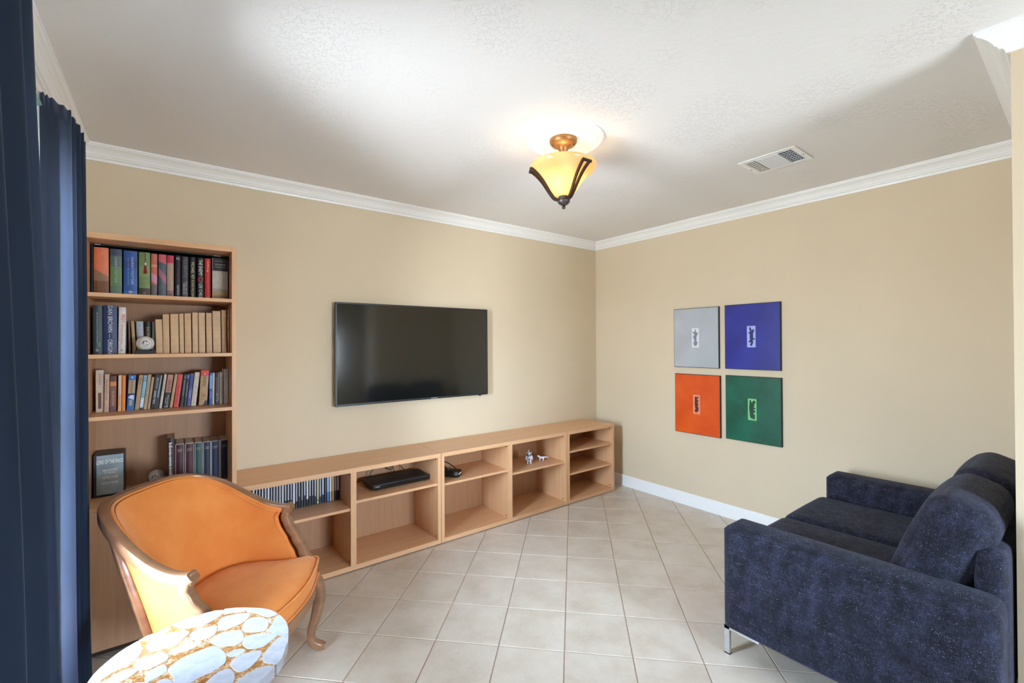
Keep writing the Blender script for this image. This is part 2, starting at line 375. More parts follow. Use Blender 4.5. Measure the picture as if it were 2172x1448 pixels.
for k, (nm, A, Bq, nr, a, b) in enumerate(SEG):
    moulding('trim_%d' % (k+1), A, Bq, nr, a, b, CROWN, CEIL)
    moulding('baseboard_'+nm, A, Bq, nr, a, b, BASE, 0.113)

# windows
M_WFR = flat((236, 234, 228), 0.4)
def window(name, axis, at, a0, a1, z0, z1, nx, nz):
    t = B(0, .001, 0, .001, 0, .001)
    fr = MB()
    def bx(m, p, q, za, zb, d0, d1):
        if axis == 'x': m.box(at+d0, at+d1, p, q, za, zb)
        else: m.box(p, q, at+d0, at+d1, za, zb)
        return m
    f = 0.05
    for p, q, za, zb in ((a0, a1, z0, z0+f), (a0, a1, z1-f, z1), (a0, a0+f, z0+f, z1-f), (a1-f, a1, z0+f, z1-f)): bx(fr, p, q, za, zb, -.09, -.04)
    root = struct(fr.build(name, M_WFR))
    for i in range(1, nx): y = a0+(a1-a0)*i/nx; bx(MB(), y-.015, y+.015, z0+f, z1-f, -.085, -.045).build('mullion', M_WFR, root)
    for i in range(1, nz): z = z0+(z1-z0)*i/nz; bx(MB(), a0+f, a1-f, z-.02, z+.02, -.087, -.043).build('meeting_rail', M_WFR, root)
    bx(MB(), a0+f, a1-f, z0+f, z1-f, -.068, -.064).build('pane', M_GLASS, root)
    bx(MB(), a0-.03, a1+.03, z0-.03, z0, -.04, .035).build('window_sill', M_WFR, root, bevel=.004)
window('window_1', 'x', XL, *WIN['left'], 2, 2)
window('added_window', 'y', YB, *WIN['back'], 2, 1)  # unseen window added behind the camera to light the room from the back
# ================================================================ BOOKCASE
WX, WZ, WY = wood('x'), wood('z'), wood('y')
bc = thing('bookcase', 'tall open beech bookcase with a closed door below, between blue curtain and wall cabinets', 'bookcase', (-3.846, -0.3, 0))
def bpart(name, x0, x1, y0, y1, z0, z1, mat, par=None, bev=.0012, org=(-3.846, -0.3, 0)):
    o = B(x0-org[0], x1-org[0], y0-org[1], y1-org[1], z0-org[2], z1-org[2]).build(name, mat, par, bevel=bev); return o
BX0, BX1, BYF, BYB = -4.165, -3.5265, -.515, -.02
bpart('side_panel', BX0, BX0+.022, BYF, BYB, 0.0, 2.051, WZ, bc); bpart('side_panel', BX1-.022, BX1, BYF, BYB, 0.0, 2.051, WZ, bc)
bpart('top_panel', BX0+.022, BX1-.022, BYF, BYB, 2.022, 2.051, WX, bc)
for zt in (1.76, 1.46, 1.16): bpart('shelf', BX0+.022, BX1-.022, BYF, -.14, zt-.019, zt, WX, bc)
bpart('base_shelf', BX0+.022, BX1-.022, BYF, -.14, .701, .72, WX, bc)
bpart('back_panel', BX0+.022, BX1-.022, -.14, -.13, .04, 2.022, wood('z', (172, 128, 94), (190, 145, 108)), bc, 0)
dr = bpart('door', BX0+.002, BX1-.002, BYF-.018, BYF-.001, .042, .706, wood('z', (196, 150, 114), (214, 172, 136)), bc)
bpart('plinth', BX0+.022, BX1-.022, BYF+.03, BYF+.045, 0.0, .04, flat((60, 44, 32), .6), bc, 0)

# ================================================================ LOW CABINETS
CYF, CT = -.4354, .6826
def cabinet(name_lbl, x0, x1, div, shelves):
    xm = (x0+x1)/2; org = (xm, -.22, 0)
    t = thing('open_cabinet', name_lbl, 'cabinet', org, group='low open beech cabinets along the wall')
    g = lambda n, a, b, c, d, e, f, m, bev=.0012: bpart(n, a, b, c, d, e, f, m, t, bev, org)
    x0 += .0015; x1 -= .0015
    g('side_panel', x0, x0+.026, CYF, -.012, .008, CT-.030, WZ); g('side_panel', x1-.026, x1, CYF, -.012, .008, CT-.030, WZ)
    g('top_panel', x0, x1, CYF, -.008, CT-.030, CT, WX); g('bottom_panel', x0+.026, x1-.026, CYF, -.012, .008, .040, WX)
    g('back_panel', x0+.026, x1-.026, -.024, -.016, .040, CT-.030, wood('z', (176, 130, 94), (196, 150, 112)), 0)
    xs = [x0+.026]
    if div: g('divider', div-.019, div+.019, CYF, -.024, .040, CT-.030, WZ); xs += [div-.019, div+.019]
    xs.append(x1-.026); bays = [(xs[i], xs[i+1]) for i in range(0, len(xs), 2)]
    for b, z in shelves: g('shelf', bays[b][0], bays[b][1], CYF+.010, -.026, z-.018, z, WX)
    for px in (x0+.05, x1-.05, xm):
        for py in (CYF+.05, -.06): g('foot', px-.012, px+.012, py-.012, py+.012, 0, .008, M_DARK, 0)
    # cam-lock holes in the right faces of the bays
    for a, b in bays:
        for z in (.058, CT-.046):
            o = MB().lathe([(0, 0), (.0055, 0), (.0055, .002), (0, .002)], 12).build('cam_fitting', M_DARK, t); o.rotation_euler = (0, -PI/2, 0); o.location = (b-.0003-org[0], CYF+.035-org[1], z)
    return bays
BAY = cabinet('two-bay low beech cabinet beside the tall bookcase, holding black cased discs and flat player', -3.5250, -2.2017, -2.8545, [(0, .418), (1, .460)])
BAY += cabinet('two-bay low beech cabinet in the middle of the row, holding white toys and black box', -2.2017, -.8812, -1.5475, [(0, .448), (1, .410)])
BAY += cabinet('single-bay low beech cabinet at the corner end, two empty shelves', -.8812, -.2183, None, [(0, .494), (0, .285)])

# ================================================================ BOOKS
def ord_(i): return ['first', 'second', 'third', 'fourth', 'fifth', 'sixth', 'seventh', 'eighth', 'ninth', 'tenth', 'eleventh', 'twelfth', 'thirteenth', 'fourteenth', 'fifteenth', 'sixteenth', 'seventeenth', 'eighteenth', 'nineteenth', 'twentieth', 'twenty-first', 'twenty-second', 'twenty-third', 'twenty-fourth', 'twenty-fifth', 'twenty-sixth', 'twenty-seventh', 'twenty-eighth', 'twenty-ninth', 'thirtieth', 'thirty-first', 'thirty-second'][i]
def book(row, yf, zb, color, label, depth=.15, texts=(), bands=(), round_=True, name='book', cat='book', group=None, gap=.0006, page=None):
    xb0, xb1, xt0, xt1, zt = row; xb0 += gap; xb1 -= gap
    wd = xb1-xb0; ang = math.atan2((xt0+xt1)/2-(xb0+xb1)/2, zt-zb); hh = (zt-zb)/math.cos(ang)-(wd*abs(math.sin(ang)))*.5
    cx = (xb0+xb1)/2
    r = thing(name, label, cat, (cx, yf, zb+wd/2*abs(math.sin(ang))+.0002), group=group, rot=(0, ang, 0))
    # cover: spine with rounded face plus two boards
    t = min(.0022, wd*.16); bul = min(.004, wd*.14) if round_ else .0005; n = 7; out = []; 
    for i in range(n): q = -1+2*i/(n-1); out.append((q*wd/2, bul*q*q))
    outer = [(wd/2, depth)]; prof = out+[(wd/2, depth), (wd/2-t, depth), (wd/2-t, bul+.004), (-wd/2+t, bul+.004), (-wd/2+t, depth), (-wd/2, depth)]
    MB().prism(prof, 0, hh).build('cover', flat(color, .45, noise=.05, scale=40), r)
    MB().box(-wd/2+t, wd/2-t, bul+.004, depth-.004, .003, hh-.003).build('pages', page or M_PAGES, r)
    def fy(x): q = x/(wd/2); return bul*q*q-.0004
    for bnd in bands:
        if len(bnd) == 3: z0, z1, c = bnd; P = [(-1, z0), (1, z0), (1, z1), (-1, z1)]
        else: P, c = bnd
        # drape the printed panel over the curved spine
        zs0 = [p for p in P]; m = MB(); k = 9
        def span(x):
            ys = []
            for i in range(len(P)):
                (ax, az), (bx_, bz) = P[i], P[(i+1) % len(P)]
                if (ax-x)*(bx_-x) <= 0 and abs(ax-bx_) > 1e-9: ys.append(az+(bz-az)*(x-ax)/(bx_-ax))
            return (min(ys), max(ys)) if ys else None
        xa, xz = min(p[0] for p in P), max(p[0] for p in P); vs = []; fs = []
        for i in range(k):
            x = xa+(xz-xa)*i/(k-1); x = max(xa+1e-6, min(xz-1e-6, x)); s = span(x); X = x*.96*wd/2
            vs += [(X, fy(X), s[0]*hh), (X, fy(X), s[1]*hh)]
        for i in range(k-1): fs.append((2*i, 2*i+2, 2*i+3, 2*i+1))
        m.add(vs, fs, False).build('printed_panel', flat(c, .5), r)
    for tx in texts:
        s, zc, ln, ht, c = tx[:5]; dn = tx[5] if len(tx) > 5 else True; xo = tx[6] if len(tx) > 6 else 0
        lettering(s, ln*hh if dn else ln*wd, ht*wd if dn else ht*hh, flat(c, .5), r, (xo*wd, min(fy(xo*wd), 0)-.0006, zc*hh), dn)
    return r, wd, hh
S1= [(-4.129, -4.072, -4.129, -4.072, 2.003), (-4.067, -4.0205, -4.067, -4.0211, 2.002), (-4.015, -3.9585, -4.015, -3.9591, 2.0), (-3.954, -3.906, -3.954, -3.906, 1.999), (-3.903, -3.8765, -3.903, -3.8759, 1.996), (-3.8725, -3.8375, -3.8719, -3.837, 1.996), (-3.836, -3.8055, -3.836, -3.805, 1.995), (-3.8, -3.775, -3.8, -3.775, 1.998), (-3.771, -3.7405, -3.771, -3.74, 1.996), (-3.735, -3.707, -3.735, -3.707, 1.997), (-3.701, -3.669, -3.701, -3.669, 1.998), (-3.6655, -3.637, -3.665, -3.637, 1.997), (-3.63, -3.5535, -3.63, -3.553, 2.004)]
W, G = (235, 235, 235), (205, 180, 110)
TOP = 'hardback row on the top shelf'
# thin black frame standing for the black edge around the top row
bx = thing('black_frame', 'thin black open-fronted frame around the hardback row on the top bookcase shelf', 'box', (-3.8415, -.37, 1.7602))
for nm, a in (('frame_side', (-.295, -.289, .0, .2, 0, .2535)), ('frame_side', (.2905, .2965, .0, .2, 0, .2535)), ('frame_top', (-.295, .2965, .0, .2, .2535, .2575)), ('frame_back', (-.289, .2905, .194, .2, 0, .2535))): B(*a).build(nm, M_BLACK, bx)
lettering('IIII', .020, .006, flat(W), bx, (-.272, -.001, .2556), name='printed_mark'); lettering('III III', .028, .006, flat(W), bx, (.235, -.001, .2556), name='printed_mark')
D1 = [
 ((224, 120, 78), 'thick orange and brown hardback at the left end of the top shelf', [], [([(-1, 0), (1, 0), (1, .40), (-1, .55)], (150, 112, 86)), (.06, .3, (176, 132, 98))]),
 ((84, 108, 100), 'grey-green fantasy hardback second from left on the top shelf', [('HARRY POTTER', .55, .55, .22, (170, 180, 200))], [(0, .22, (96, 122, 104)), (.22, .62, (100, 134, 84)), (.86, 1, (62, 76, 96))]),
 ((38, 86, 158), 'thick blue fantasy hardback with white title on the top shelf', [('HARRY POTTER', .56, .60, .17, (190, 210, 240), True, .14), ('AND THE HALF BLOOD PRINCE', .54, .60, .08, (150, 180, 220), True, -.16), ('*', .10, .30, .07, W, False)], [(0, .12, (54, 116, 190)), (.62, .80, (34, 70, 132))]),
 ((116, 140, 84), 'olive green hardback with dark foot and red tassel on the top shelf', [('o', .09, .16, .04, (190, 170, 120), False)], [(0, .2, (66, 56, 52)), (.45, .7, (128, 150, 96))]),
 ((206, 110, 92), 'narrow salmon and grey hardback beside the olive tasselled book', [], [(0, .30, (112, 104, 104)), ([(-1, .38), (1, .30), (1, .5), (-1, .56)], (214, 150, 178)), (.7, .75, (222, 160, 110))]),
 ((84, 98, 108), 'slate hardback with diagonal pink stripes on the top shelf', [], [([(-1, .84), (1, .78), (1, 1), (-1, 1)], (216, 92, 100)), ([(-1, .52), (1, .30), (1, .5), (-1, .70)], (172, 108, 128))]),
 ((188, 158, 138), 'cream hardback with raspberry pink head on the top shelf', [('*', .08, .5, .06, (60, 60, 90), False)], [(.82, 1, (206, 62, 92)), (0, .18, (150, 118, 118))]),
 ((34, 32, 38), 'narrow black hardback with faint red title, fourth black-toned from the red one', [('CHANGELESS', .60, .46, .42, (96, 44, 52)), ('AGATHA R.', .20, .24, .4, (205, 205, 205)), ('ii', .93, .5, .05, W, False)], []),
 ((68, 64, 72), 'charcoal grey hardback with pale lettering on the top shelf', [('CLIENTS', .72, .42, .5, (120, 116, 126)), ('THE PIECE', .27, .30, .25, (190, 190, 195), True, .16), ('HERRON', .25, .25, .25, (215, 215, 215), True, -.18)], [(0, .15, (92, 90, 98))]),
 ((26, 26, 28), 'black hardback with pale yellow block lettering on the top shelf', [('MICHAEL VEY', .68, .40, .5, (214, 208, 160)), ('RICHARD PAUL EVANS', .25, .42, .45, (196, 190, 120))], []),
 ((22, 22, 24), 'black thriller with white title and red target ring on the top shelf', [('THE ENEMY', .76, .38, .55, (235, 235, 230)), ('LEE CHILD', .20, .36, .50, (205, 215, 215)), ('O', .48, .7, .13, (230, 60, 80), False)], []),
 ((196, 42, 40), 'bright red hardback with small white title on the top shelf', [('killing', .80, .26, .42, (235, 190, 150)), ('o', .05, .5, .03, W, False)], []),
 ((206, 198, 184), 'wide cream case with black head and landscape strip at the right end of top shelf', [('HENRY MOORE', .93, .8, .03, (150, 150, 150), False), ('THE SUN AROUND', .85, .7, .028, W, False), ('A TRUE STORY', .79, .75, .025, (200, 200, 200), False)], [(.70, 1, (48, 46, 50)), (.10, .22, (190, 160, 118)), (0, .12, (142, 124, 86)), (.22, .28, (176, 170, 160))]),
]
tas = None
for i, (row, (c, lb, tx, bn)) in enumerate(zip(S1, D1)):
    r, wd, hh = book(row, -.365, 1.7602, c, lb, .165, tx, bn, group=TOP)
    if i == 3:
        tt = thing('tassel', 'small dark red tassel with a pale bead hanging down the olive green spine', 'bookmark', (r.location.x+.004, -.370, 1.99))
        MB().tube([(0, 0, .005), (.0005, -.001, -.02), (0, 0, -.045)], .0011, 6).build('cord', flat((110, 40, 30)), tt)
        MB().lathe([(0, -.045), (.004, -.047), (.005, -.053), (.003, -.061), (0, -.062)], 12).build('bead', flat((235, 225, 200), .3), tt)
        MB().lathe([(.0, -.060), (.003, -.061), (.0075, -.10), (.007, -.104), (0, -.105)], 14).build('fringe', flat((150, 26, 20), .8), tt)
S2= [(-4.1278, -4.0918, -4.1284, -4.0924, 1.706), (-4.09, -4.037, -4.089, -4.0374, 1.707), (-4.034, -4.005, -4.032, -4.001, 1.7), (-3.994, -3.986, -3.997, -3.989, 1.631), (-3.978, -3.964, -3.987, -3.973, 1.632), (-3.962, -3.932, -3.966, -3.936, 1.632), (-3.931, -3.901, -3.932, -3.902, 1.632), (-3.900, -3.886, -3.900, -3.886, 1.631), (-3.881, -3.852, -3.885, -3.856, 1.642), (-3.851, -3.823, -3.854, -3.826, 1.67), (-3.819, -3.783, -3.821, -3.786, 1.673), (-3.78, -3.7601, -3.783, -3.763, 1.676), (-3.757, -3.727, -3.760, -3.730, 1.678), (-3.7231, -3.697, -3.725, -3.699, 1.685), (-3.694, -3.664, -3.696, -3.6667, 1.685), (-3.6591, -3.632, -3.662, -3.635, 1.685), (-3.628, -3.590, -3.631, -3.594, 1.697), (-3.5861, -3.563, -3.589, -3.5656, 1.704), (-3.559, -3.551, -3.560, -3.552, 1.708)]
D2 = [
 ((46, 62, 72), 'dark slate hardback with thin white title at the left end of the second shelf', [('ART OF THE DISCONTENTED TROUBLE', .55, .62, .10, (200, 215, 220), True, -.05), ('W. RAE BURN', .2, .2, .10, (170, 185, 190), True, -.05), ('o', .08, .3, .04, W, False, -.05)], [([(.1, .15), (.6, .15), (.6, .25), (.1, .25)], (70, 110, 104))]),
 ((28, 48, 92), 'thick navy hardback with tall white lettering on the second shelf', [('DAN BROWN \u2014 ORIGIN', .5, .98, .34, (225, 228, 238))], []),
 ((226, 218, 212), 'white hardback with red title on the second shelf', [('PREY', .76, .17, .5, (200, 60, 58), True, .12), ('MICHAEL CRICHTON', .42, .42, .26, (190, 90, 86)), ('III', .08, .28, .05, (50, 44, 48), False)], []),
 ((112, 84, 66), 'very thin brown book between white hardback and gold book', [], []),
 ((176, 146, 96), 'slim gold-brown book leaning left on the second shelf', [], [(.35, .6, (190, 164, 110))]),
 ((186, 190, 200), 'plain pale grey paperback behind the baseball on the second shelf', [('A', .86, .25, .05, (110, 110, 120), False)], []),
 ((30, 27, 25), 'black paperback with gold lettering behind the baseball', [('BACHMAN', .62, .42, .42, (190, 165, 90))], []),
 ((176, 196, 212), 'narrow pale blue paperback touching the first tan book', [], []),
]
tan = 0
for i, row in enumerate(S2):
    if i < 8:
        c, lb, tx, bn = D2[i]; book(row, -.40 if i < 3 else (-.36 if i < 5 else -.335), 1.4602, c, lb, .15 if i < 3 else .12, tx, bn, group='books on the second shelf')
    else:
        book(row, -.40, 1.4602, (214, 174, 128) if i % 3 else (208, 166, 120), 'plain tan blank-spined book, %s from the left of the tan row on the second shelf' % ord_(tan), .13, (), (), False, group='plain tan books on the second shelf', page=flat((214, 176, 132), .8)); tan += 1
S3= [(-4.126, -4.0941, -4.128, -4.0937, 1.377), (-4.092, -4.073, -4.089, -4.071, 1.356), (-4.071, -4.045, -4.069, -4.043, 1.345), (-4.039, -4.0245, -4.037, -4.0225, 1.348), (-4.0232, -4.009, -4.021, -4.007, 1.347), (-4.004, -3.974, -3.995, -3.965, 1.346), (-3.9722, -3.954, -3.9536, -3.935, 1.345), (-3.9532, -3.938, -3.934, -3.918, 1.343), (-3.9365, -3.9215, -3.916, -3.902, 1.346), (-3.92, -3.9082, -3.9, -3.89, 1.331), (-3.905, -3.872, -3.885, -3.854, 1.343), (-3.87, -3.858, -3.847, -3.835, 1.345), (-3.854, -3.8278, -3.832, -3.806, 1.342), (-3.825, -3.8118, -3.801, -3.788, 1.343), (-3.808, -3.785, -3.787, -3.763, 1.342), (-3.78, -3.765, -3.761, -3.747, 1.339), (-3.763, -3.750, -3.746, -3.734, 1.338), (-3.748, -3.731, -3.732, -3.713, 1.343), (-3.729, -3.7058, -3.7094, -3.687, 1.35), (-3.693, -3.6538, -3.682, -3.642, 1.36), (-3.6448, -3.630, -3.641, -3.6265, 1.345), (-3.629, -3.6188, -3.6262, -3.616, 1.343), (-3.6158, -3.5968, -3.613, -3.595, 1.343), (-3.5938, -3.5768, -3.593, -3.576, 1.345), (-3.573, -3.551, -3.5735, -3.551, 1.363)]
DK = (50, 40, 36)
D3 = [
 ((214, 194, 172), 'tall cream paperback with a brown photo strip, left end of the paperback shelf', [('KORAN', .78, .26, .26, (120, 100, 96))], [([(-.45, .08), (.4, .08), (.4, .46), (-.45, .46)], (112, 74, 60))]),
 ((200, 166, 142), 'pinkish-tan paperback second from left on the paperback shelf', [('The Great Divorce', .60, .56, .34, DK), ('O', .10, .4, .06, (110, 70, 50), False)], []),
 ((128, 82, 64), 'dark reddish-brown paperback third from left on the paperback shelf', [('THE COUNT OF MONTE', .38, .42, .3, (214, 180, 150))], [(.86, 1, (90, 58, 52)), (.72, .84, (206, 130, 60)), (0, .15, (106, 66, 66))]),
 ((222, 164, 110), 'slim peach paperback left of the bright orange one', [('ESSENTIALS', .4, .4, .3, (190, 120, 70))], [(.45, 1, (216, 184, 160))]),
 ((212, 126, 46), 'slim bright orange paperback on the paperback shelf', [], []),
 ((40, 102, 172), 'blue paperback with tan label panel on the paperback shelf', [('PELICAN BRIEF', .66, .36, .3, (70, 54, 46)), ('o', .94, .3, .05, W, False)], [(.48, .86, (172, 150, 116)), (.42, .48, (30, 28, 60)), ([(-.5, .14), (.4, .14), (.4, .3), (-.5, .3)], (190, 160, 120)), ([(-.9, .36), (.8, .30), (.8, .44), (-.2, .44)], (214, 220, 228))]),
 ((178, 148, 104), 'mid-tan leaning paperback between blue and light blue ones', [('TRUE', .84, .22, .4, (96, 70, 36))], []),
 ((136, 184, 206), 'light blue leaning paperback with dark titles', [('ICE', .88, .14, .5, (30, 70, 110)), ('ANGELS', .4, .2, .35, (90, 130, 160))], [(.08, .34, (222, 232, 240)), (0, .05, (60, 50, 46))]),
 ((180, 152, 116), 'leaning beige paperback right of the light blue one', [('COLD SAND', .5, .5, .3, (140, 110, 80))], []),
 ((176, 146, 110), 'short leaning beige paperback left of the wide black one', [], []),
 ((26, 26, 30), 'wide black leaning paperback with white streak in the middle of the shelf', [('CRICHTON', .76, .34, .3, (200, 200, 205), True, -.12), ('GREEN MILE', .34, .4, .26, W, True, -.2)], [([(.35, .35), (.55, .3), (.85, .98), (.65, .98)], (190, 205, 216))]),
 ((212, 202, 184), 'thin cream leaning paperback right of the wide black one', [('THE ALCHEMIST', .62, .5, .35, (100, 90, 80)), ('o', .06, .4, .03, DK, False)], []),
 ((28, 26, 26), 'leaning black paperback with brown upper half and large dark title', [('SHOOTER', .66, .34, .5, (52, 34, 28)), ('STEPHEN HUNTER', .22, .34, .2, W, True, .1), ('A NOVEL', .22, .2, .16, W, True, -.22), ('III', .03, .6, .03, W, False)], [(.46, 1, (190, 130, 104))]),
 ((190, 152, 110), 'plain sand-coloured leaning paperback left of the bright red one', [], []),
 ((214, 66, 50), 'bright red leaning paperback with black title on the paperback shelf', [('THE DA VINCI CODE', .38, .6, .3, (60, 20, 20))], []),
 ((24, 24, 24), 'black leaning paperback with white title touching the red one', [('THE RUNAWAY JURY', .58, .5, .34, (210, 210, 200)), ('.', .92, .3, .03, W, False)], []),
 ((28, 28, 34), 'narrow black leaning paperback left of the purple one', [('STATE OF FEAR', .52, .46, .34, (200, 205, 210))], [(.88, 1, (70, 120, 180))]),
 ((84, 78, 152), 'purple leaning paperback on the paperback shelf', [('CLANCY', .36, .24, .4, (225, 220, 240))], [(.56, .95, (62, 60, 130))]),
 ((212, 198, 178), 'wide cream leaning paperback right of the purple one', [('TIMELINE', .5, .24, .2, (140, 130, 116)), ('o', .09, .2, .04, DK, False)], []),
 ((188, 146, 96), 'thick tan paperback with red head and black foot corner', [('DAN BROWN', .68, .27, .40, (50, 36, 28)), ('DA VINCI', .28, .5, .08, (110, 74, 46), False), ('i', .90, .2, .04, W, False)], [(.84, 1, (222, 60, 40)), ([(0, 0), (.98, 0), (.98, .15), (.5, .13)], (34, 28, 28))]),
 ((42, 80, 170), 'slim blue paperback right of the thick red-headed tan one', [('DIGITAL', .3, .22, .4, (190, 205, 240))], [(.5, .92, (130, 170, 224))]),
 ((206, 200, 186), 'very thin cream paperback between blue and black-brown ones', [], []),
 ((40, 32, 32), 'black and brown striped paperback third from the right', [('BLINK POINT', .2, .28, .3, (215, 210, 205))], [([(-.6, .3), (.3, .3), (.3, .86), (-.6, .86)], (120, 72, 58)), ([(.6, .1), (.9, .1), (.9, 1), (.6, 1)], (200, 196, 200))]),
 ((222, 216, 206), 'cream-white paperback second from the right end of the paperback shelf', [('MALCOLM GLADWELL', .52, .66, .32, (110, 106, 110))], []),
 ((228, 234, 240), 'tallest white paperback at the right end of the paperback shelf', [('OUTLIERS', .82, .28, .3, (170, 180, 195)), ('*', .22, .25, .02, (90, 100, 110), False)], []),
]
for i, (row, (c, lb, tx, bn)) in enumerate(zip(S3, D3)):
    book(row, -.31 if i < 1 else -.335, 1.1602, c, lb, .11, tx, bn, False, group='paperbacks on the third shelf')
S4= [(-3.835, -3.8, -3.837, -3.802, 0.99), (-3.799, -3.759, -3.799, -3.759, 0.95), (-3.755, -3.715, -3.755, -3.715, 0.949), (-3.711, -3.674, -3.711, -3.674, 0.948), (-3.671, -3.635, -3.671, -3.635, 0.947), (-3.633, -3.592, -3.633, -3.592, 0.946), (-3.5887, -3.550, -3.5887, -3.550, 0.946)]
D4 = [((58, 30, 28), 'tall dark brown book with ragged silver print, left of the cloth-bound set'), ((74, 26, 36), 'maroon cloth book with cream slipcase edge, left of the two maroon ones'), ((76, 26, 38), 'maroon cloth book with cream slipcase edge, right of the two maroon ones'),
      ((52, 84, 86), 'teal green cloth book in cream-edged slipcase, only green one of the set'), ((28, 38, 66), 'narrow navy cloth book right of the teal one on the lowest open shelf'), ((26, 44, 76), 'wide navy cloth book, middle one of the three navy volumes'), ((26, 38, 72), 'navy cloth book at the right end of the lowest open shelf')]
for i, (row, (c, lb)) in enumerate(zip(S4, D4)):
    if i == 0:
        r, wd, hh = book(row, -.325, .7202, c, lb, .17, (), (), True, group='books on the lowest open shelf')
        m = MB(); random.seed(3)
        for k in range(70):
            z = hh*(.05+.86*k/70); w1 = wd*(.10+.22*random.random()); m.box(-wd*.12-w1*.45, -wd*.12+w1*(.5+.6*random.random()), -.0012, 0.0005, z, z+.0022+.001*random.random())
        m.build('printed_panel', flat((222, 220, 214), .35), r)
    else:
        g = dict(xb=row)
        r, wd, hh = book(row, -.325, .7202, c, lb, .17, [(s, z, l, .018, (196, 184, 150), False) for s, z, l in (('THE COLLECTED', .88, .62), ('WORKS OF', .855, .45), ('HISTORY', .83, .55))]+([('PRESS', .05, .4, .014, (190, 180, 160), False)] if i > 4 else []), (), True, group='books on the lowest open shelf')
        e = .0022; m = MB()
        m.box(-wd/2-.0003, -wd/2+e, -.001, .172, 0, hh+.001); m.box(wd/2-e, wd/2+.0003, -.001, .172, 0, hh+.001); m.box(-wd/2+e, wd/2-e, -.001, .172, hh, hh+.003)
        m.build('slipcase', flat((205, 196, 178), .5), r)
# boxed set with lettering
t = thing('boxed_book_set', 'dark grey-blue boxed book set with silver title, face out at left of lowest open shelf', 'box', (-4.077, -.31, .7202))
B(-.058, .062, 0, .13, 0, .218).build('case', flat((34, 38, 44), .4), t, bevel=.0015)
MB().add([(-.046, -.0006, .012), (.059, -.0006, .012), (.059, -.0006, .214), (-.046, -.0006, .214)], [(0, 1, 2, 3)]).build('printed_panel', flat((146, 162, 168), .45, noise=.2, scale=9), t)
for s, z, l, hgt in (('LORD OF THE RINGS', .180, .104, .020), ('FELLOWSHIP', .136, .056, .011), ('OF THE RING', .122, .044, .010), ('THE TWO TOWERS', .098, .062, .013), ('RETURN OF THE KING', .070, .066, .013)): lettering(s, l, hgt, flat((250, 248, 232), .4), t, (.006, -.0012, z))

# baseballs
def baseball(x, y, z, lbl, tilt):
    t = thing('baseball', lbl, 'baseball', (x, y, z), group='souvenir baseballs')
    R = .0375; MB().lathe([(R*math.sin(PI*i/20), -R*math.cos(PI*i/20)) for i in range(21)], 32).build('ball', flat((226, 220, 212), .4), t)
    for sg in (1, -1):
        pts = []
        for k in range(41):
            a = -PI+2*PI*k/40; v = Vector((sg*(.55+.35*math.cos(2*a)), math.cos(a), math.sin(a))).normalized()*R*1.003; pts.append(v)
        MB().tube(pts[:-1], .0009, 5, True).build('stitching', flat((170, 130, 120), .6), t)
    lg = MB()   # printed diamond emblem on the camera side
    def onb(a, b): v = Vector((a, 0, b)); return (a, -math.sqrt(max(1e-9, (R*1.006)**2-a*a-b*b)), b)
    D = [(0, .017), (.018, 0), (0, -.017), (-.018, 0)]; d = [(p*.82, q*.82) for p, q in D]
    for k in range(4):
        a, b2, c, e = D[k], D[(k+1) % 4], d[(k+1) % 4], d[k]
        for s in range(6):
            L = lambda p, q, u: (p[0]+(q[0]-p[0])*u, p[1]+(q[1]-p[1])*u)
            lg.add([onb(*L(a, b2, s/6)), onb(*L(a, b2, (s+1)/6)), onb(*L(e, c, (s+1)/6)), onb(*L(e, c, s/6))], [(0, 1, 2, 3)])
    lg.build('printed_emblem', flat((120, 122, 132), .5), t)
    mk = MB()
    for cx, cz, rx, rz in ((-.003, .009, .009, .004), (-.010, .004, .003, .005), (0, -.004, .003, .0015), (.007, -.006, .004, .0015)):
        P = [onb(cx+rx*math.cos(q*PI/6), cz+rz*math.sin(q*PI/6)) for q in range(12)]; mk.add(P, [tuple(range(12))])
    mk.build('printed_emblem', flat((30, 28, 30), .5), t)
    t.rotation_euler = tilt
    return t
baseball(-3.924, -.45, 1.4915+.022, 'white baseball with diamond emblem on a black stand, second shelf', (0, 0, .1))
t = thing('ball_stand', 'low black block stand under the baseball on the second shelf', 'stand', (-3.921, -.45, 1.4602)); B(-.041, .041, -.03, .035, 0, .018).build('base', M_BLACK, t, bevel=.001); MB().lathe([(.014, .018), (.018, .018), (.020, .0205), (.014, .0205), (.014, .018)], 20).build('ring', M_BLACK, t)
baseball(-3.883, -.215, .767, 'white baseball beside the ragged-print brown book on the lowest open shelf', (0, 0, -.2))
t = thing('ball_stand', 'small black ring stand under the baseball on the lowest open shelf', 'stand', (-3.883, -.215, .7202)); MB().lathe([(.012, 0), (.024, 0), (.020, .0135), (.012, .0135), (.012, 0)], 24).build('ring', M_BLACK, t)
# ================================================================ DISCS AND ELECTRONICS
random.seed(11)
DX0, DW = -3.412, .01660; case_mb = None
special = {14: ('white spine with yellow and blue foot', (222, 224, 230), (160, 130, 70)), 23: ('pale cream spine with small black square at its foot', (196, 194, 160), (200, 200, 170)), 26: ('navy spine', (24, 30, 62), (24, 30, 62)), 27: ('white and sky-blue spine', (170, 186, 210), (74, 140, 200)), 28: ('thin white spine next to gold one', (230, 230, 232), (180, 180, 190)), 29: ('gold and cream spine', (214, 180, 120), (196, 150, 70)), 30: ('brown and tan spine', (150, 112, 92), (44, 34, 34)), 31: ('blue and white spine, last on the right', (190, 206, 236), (34, 44, 110))}
cm = MB().prism([(-.0072, .0015), (-.0058, 0), (.0058, 0), (.0072, .0015), (.0072, .135), (-.0072, .135)], 0, .19).mesh('case'); cm.materials.append(flat((20, 20, 24), .35))
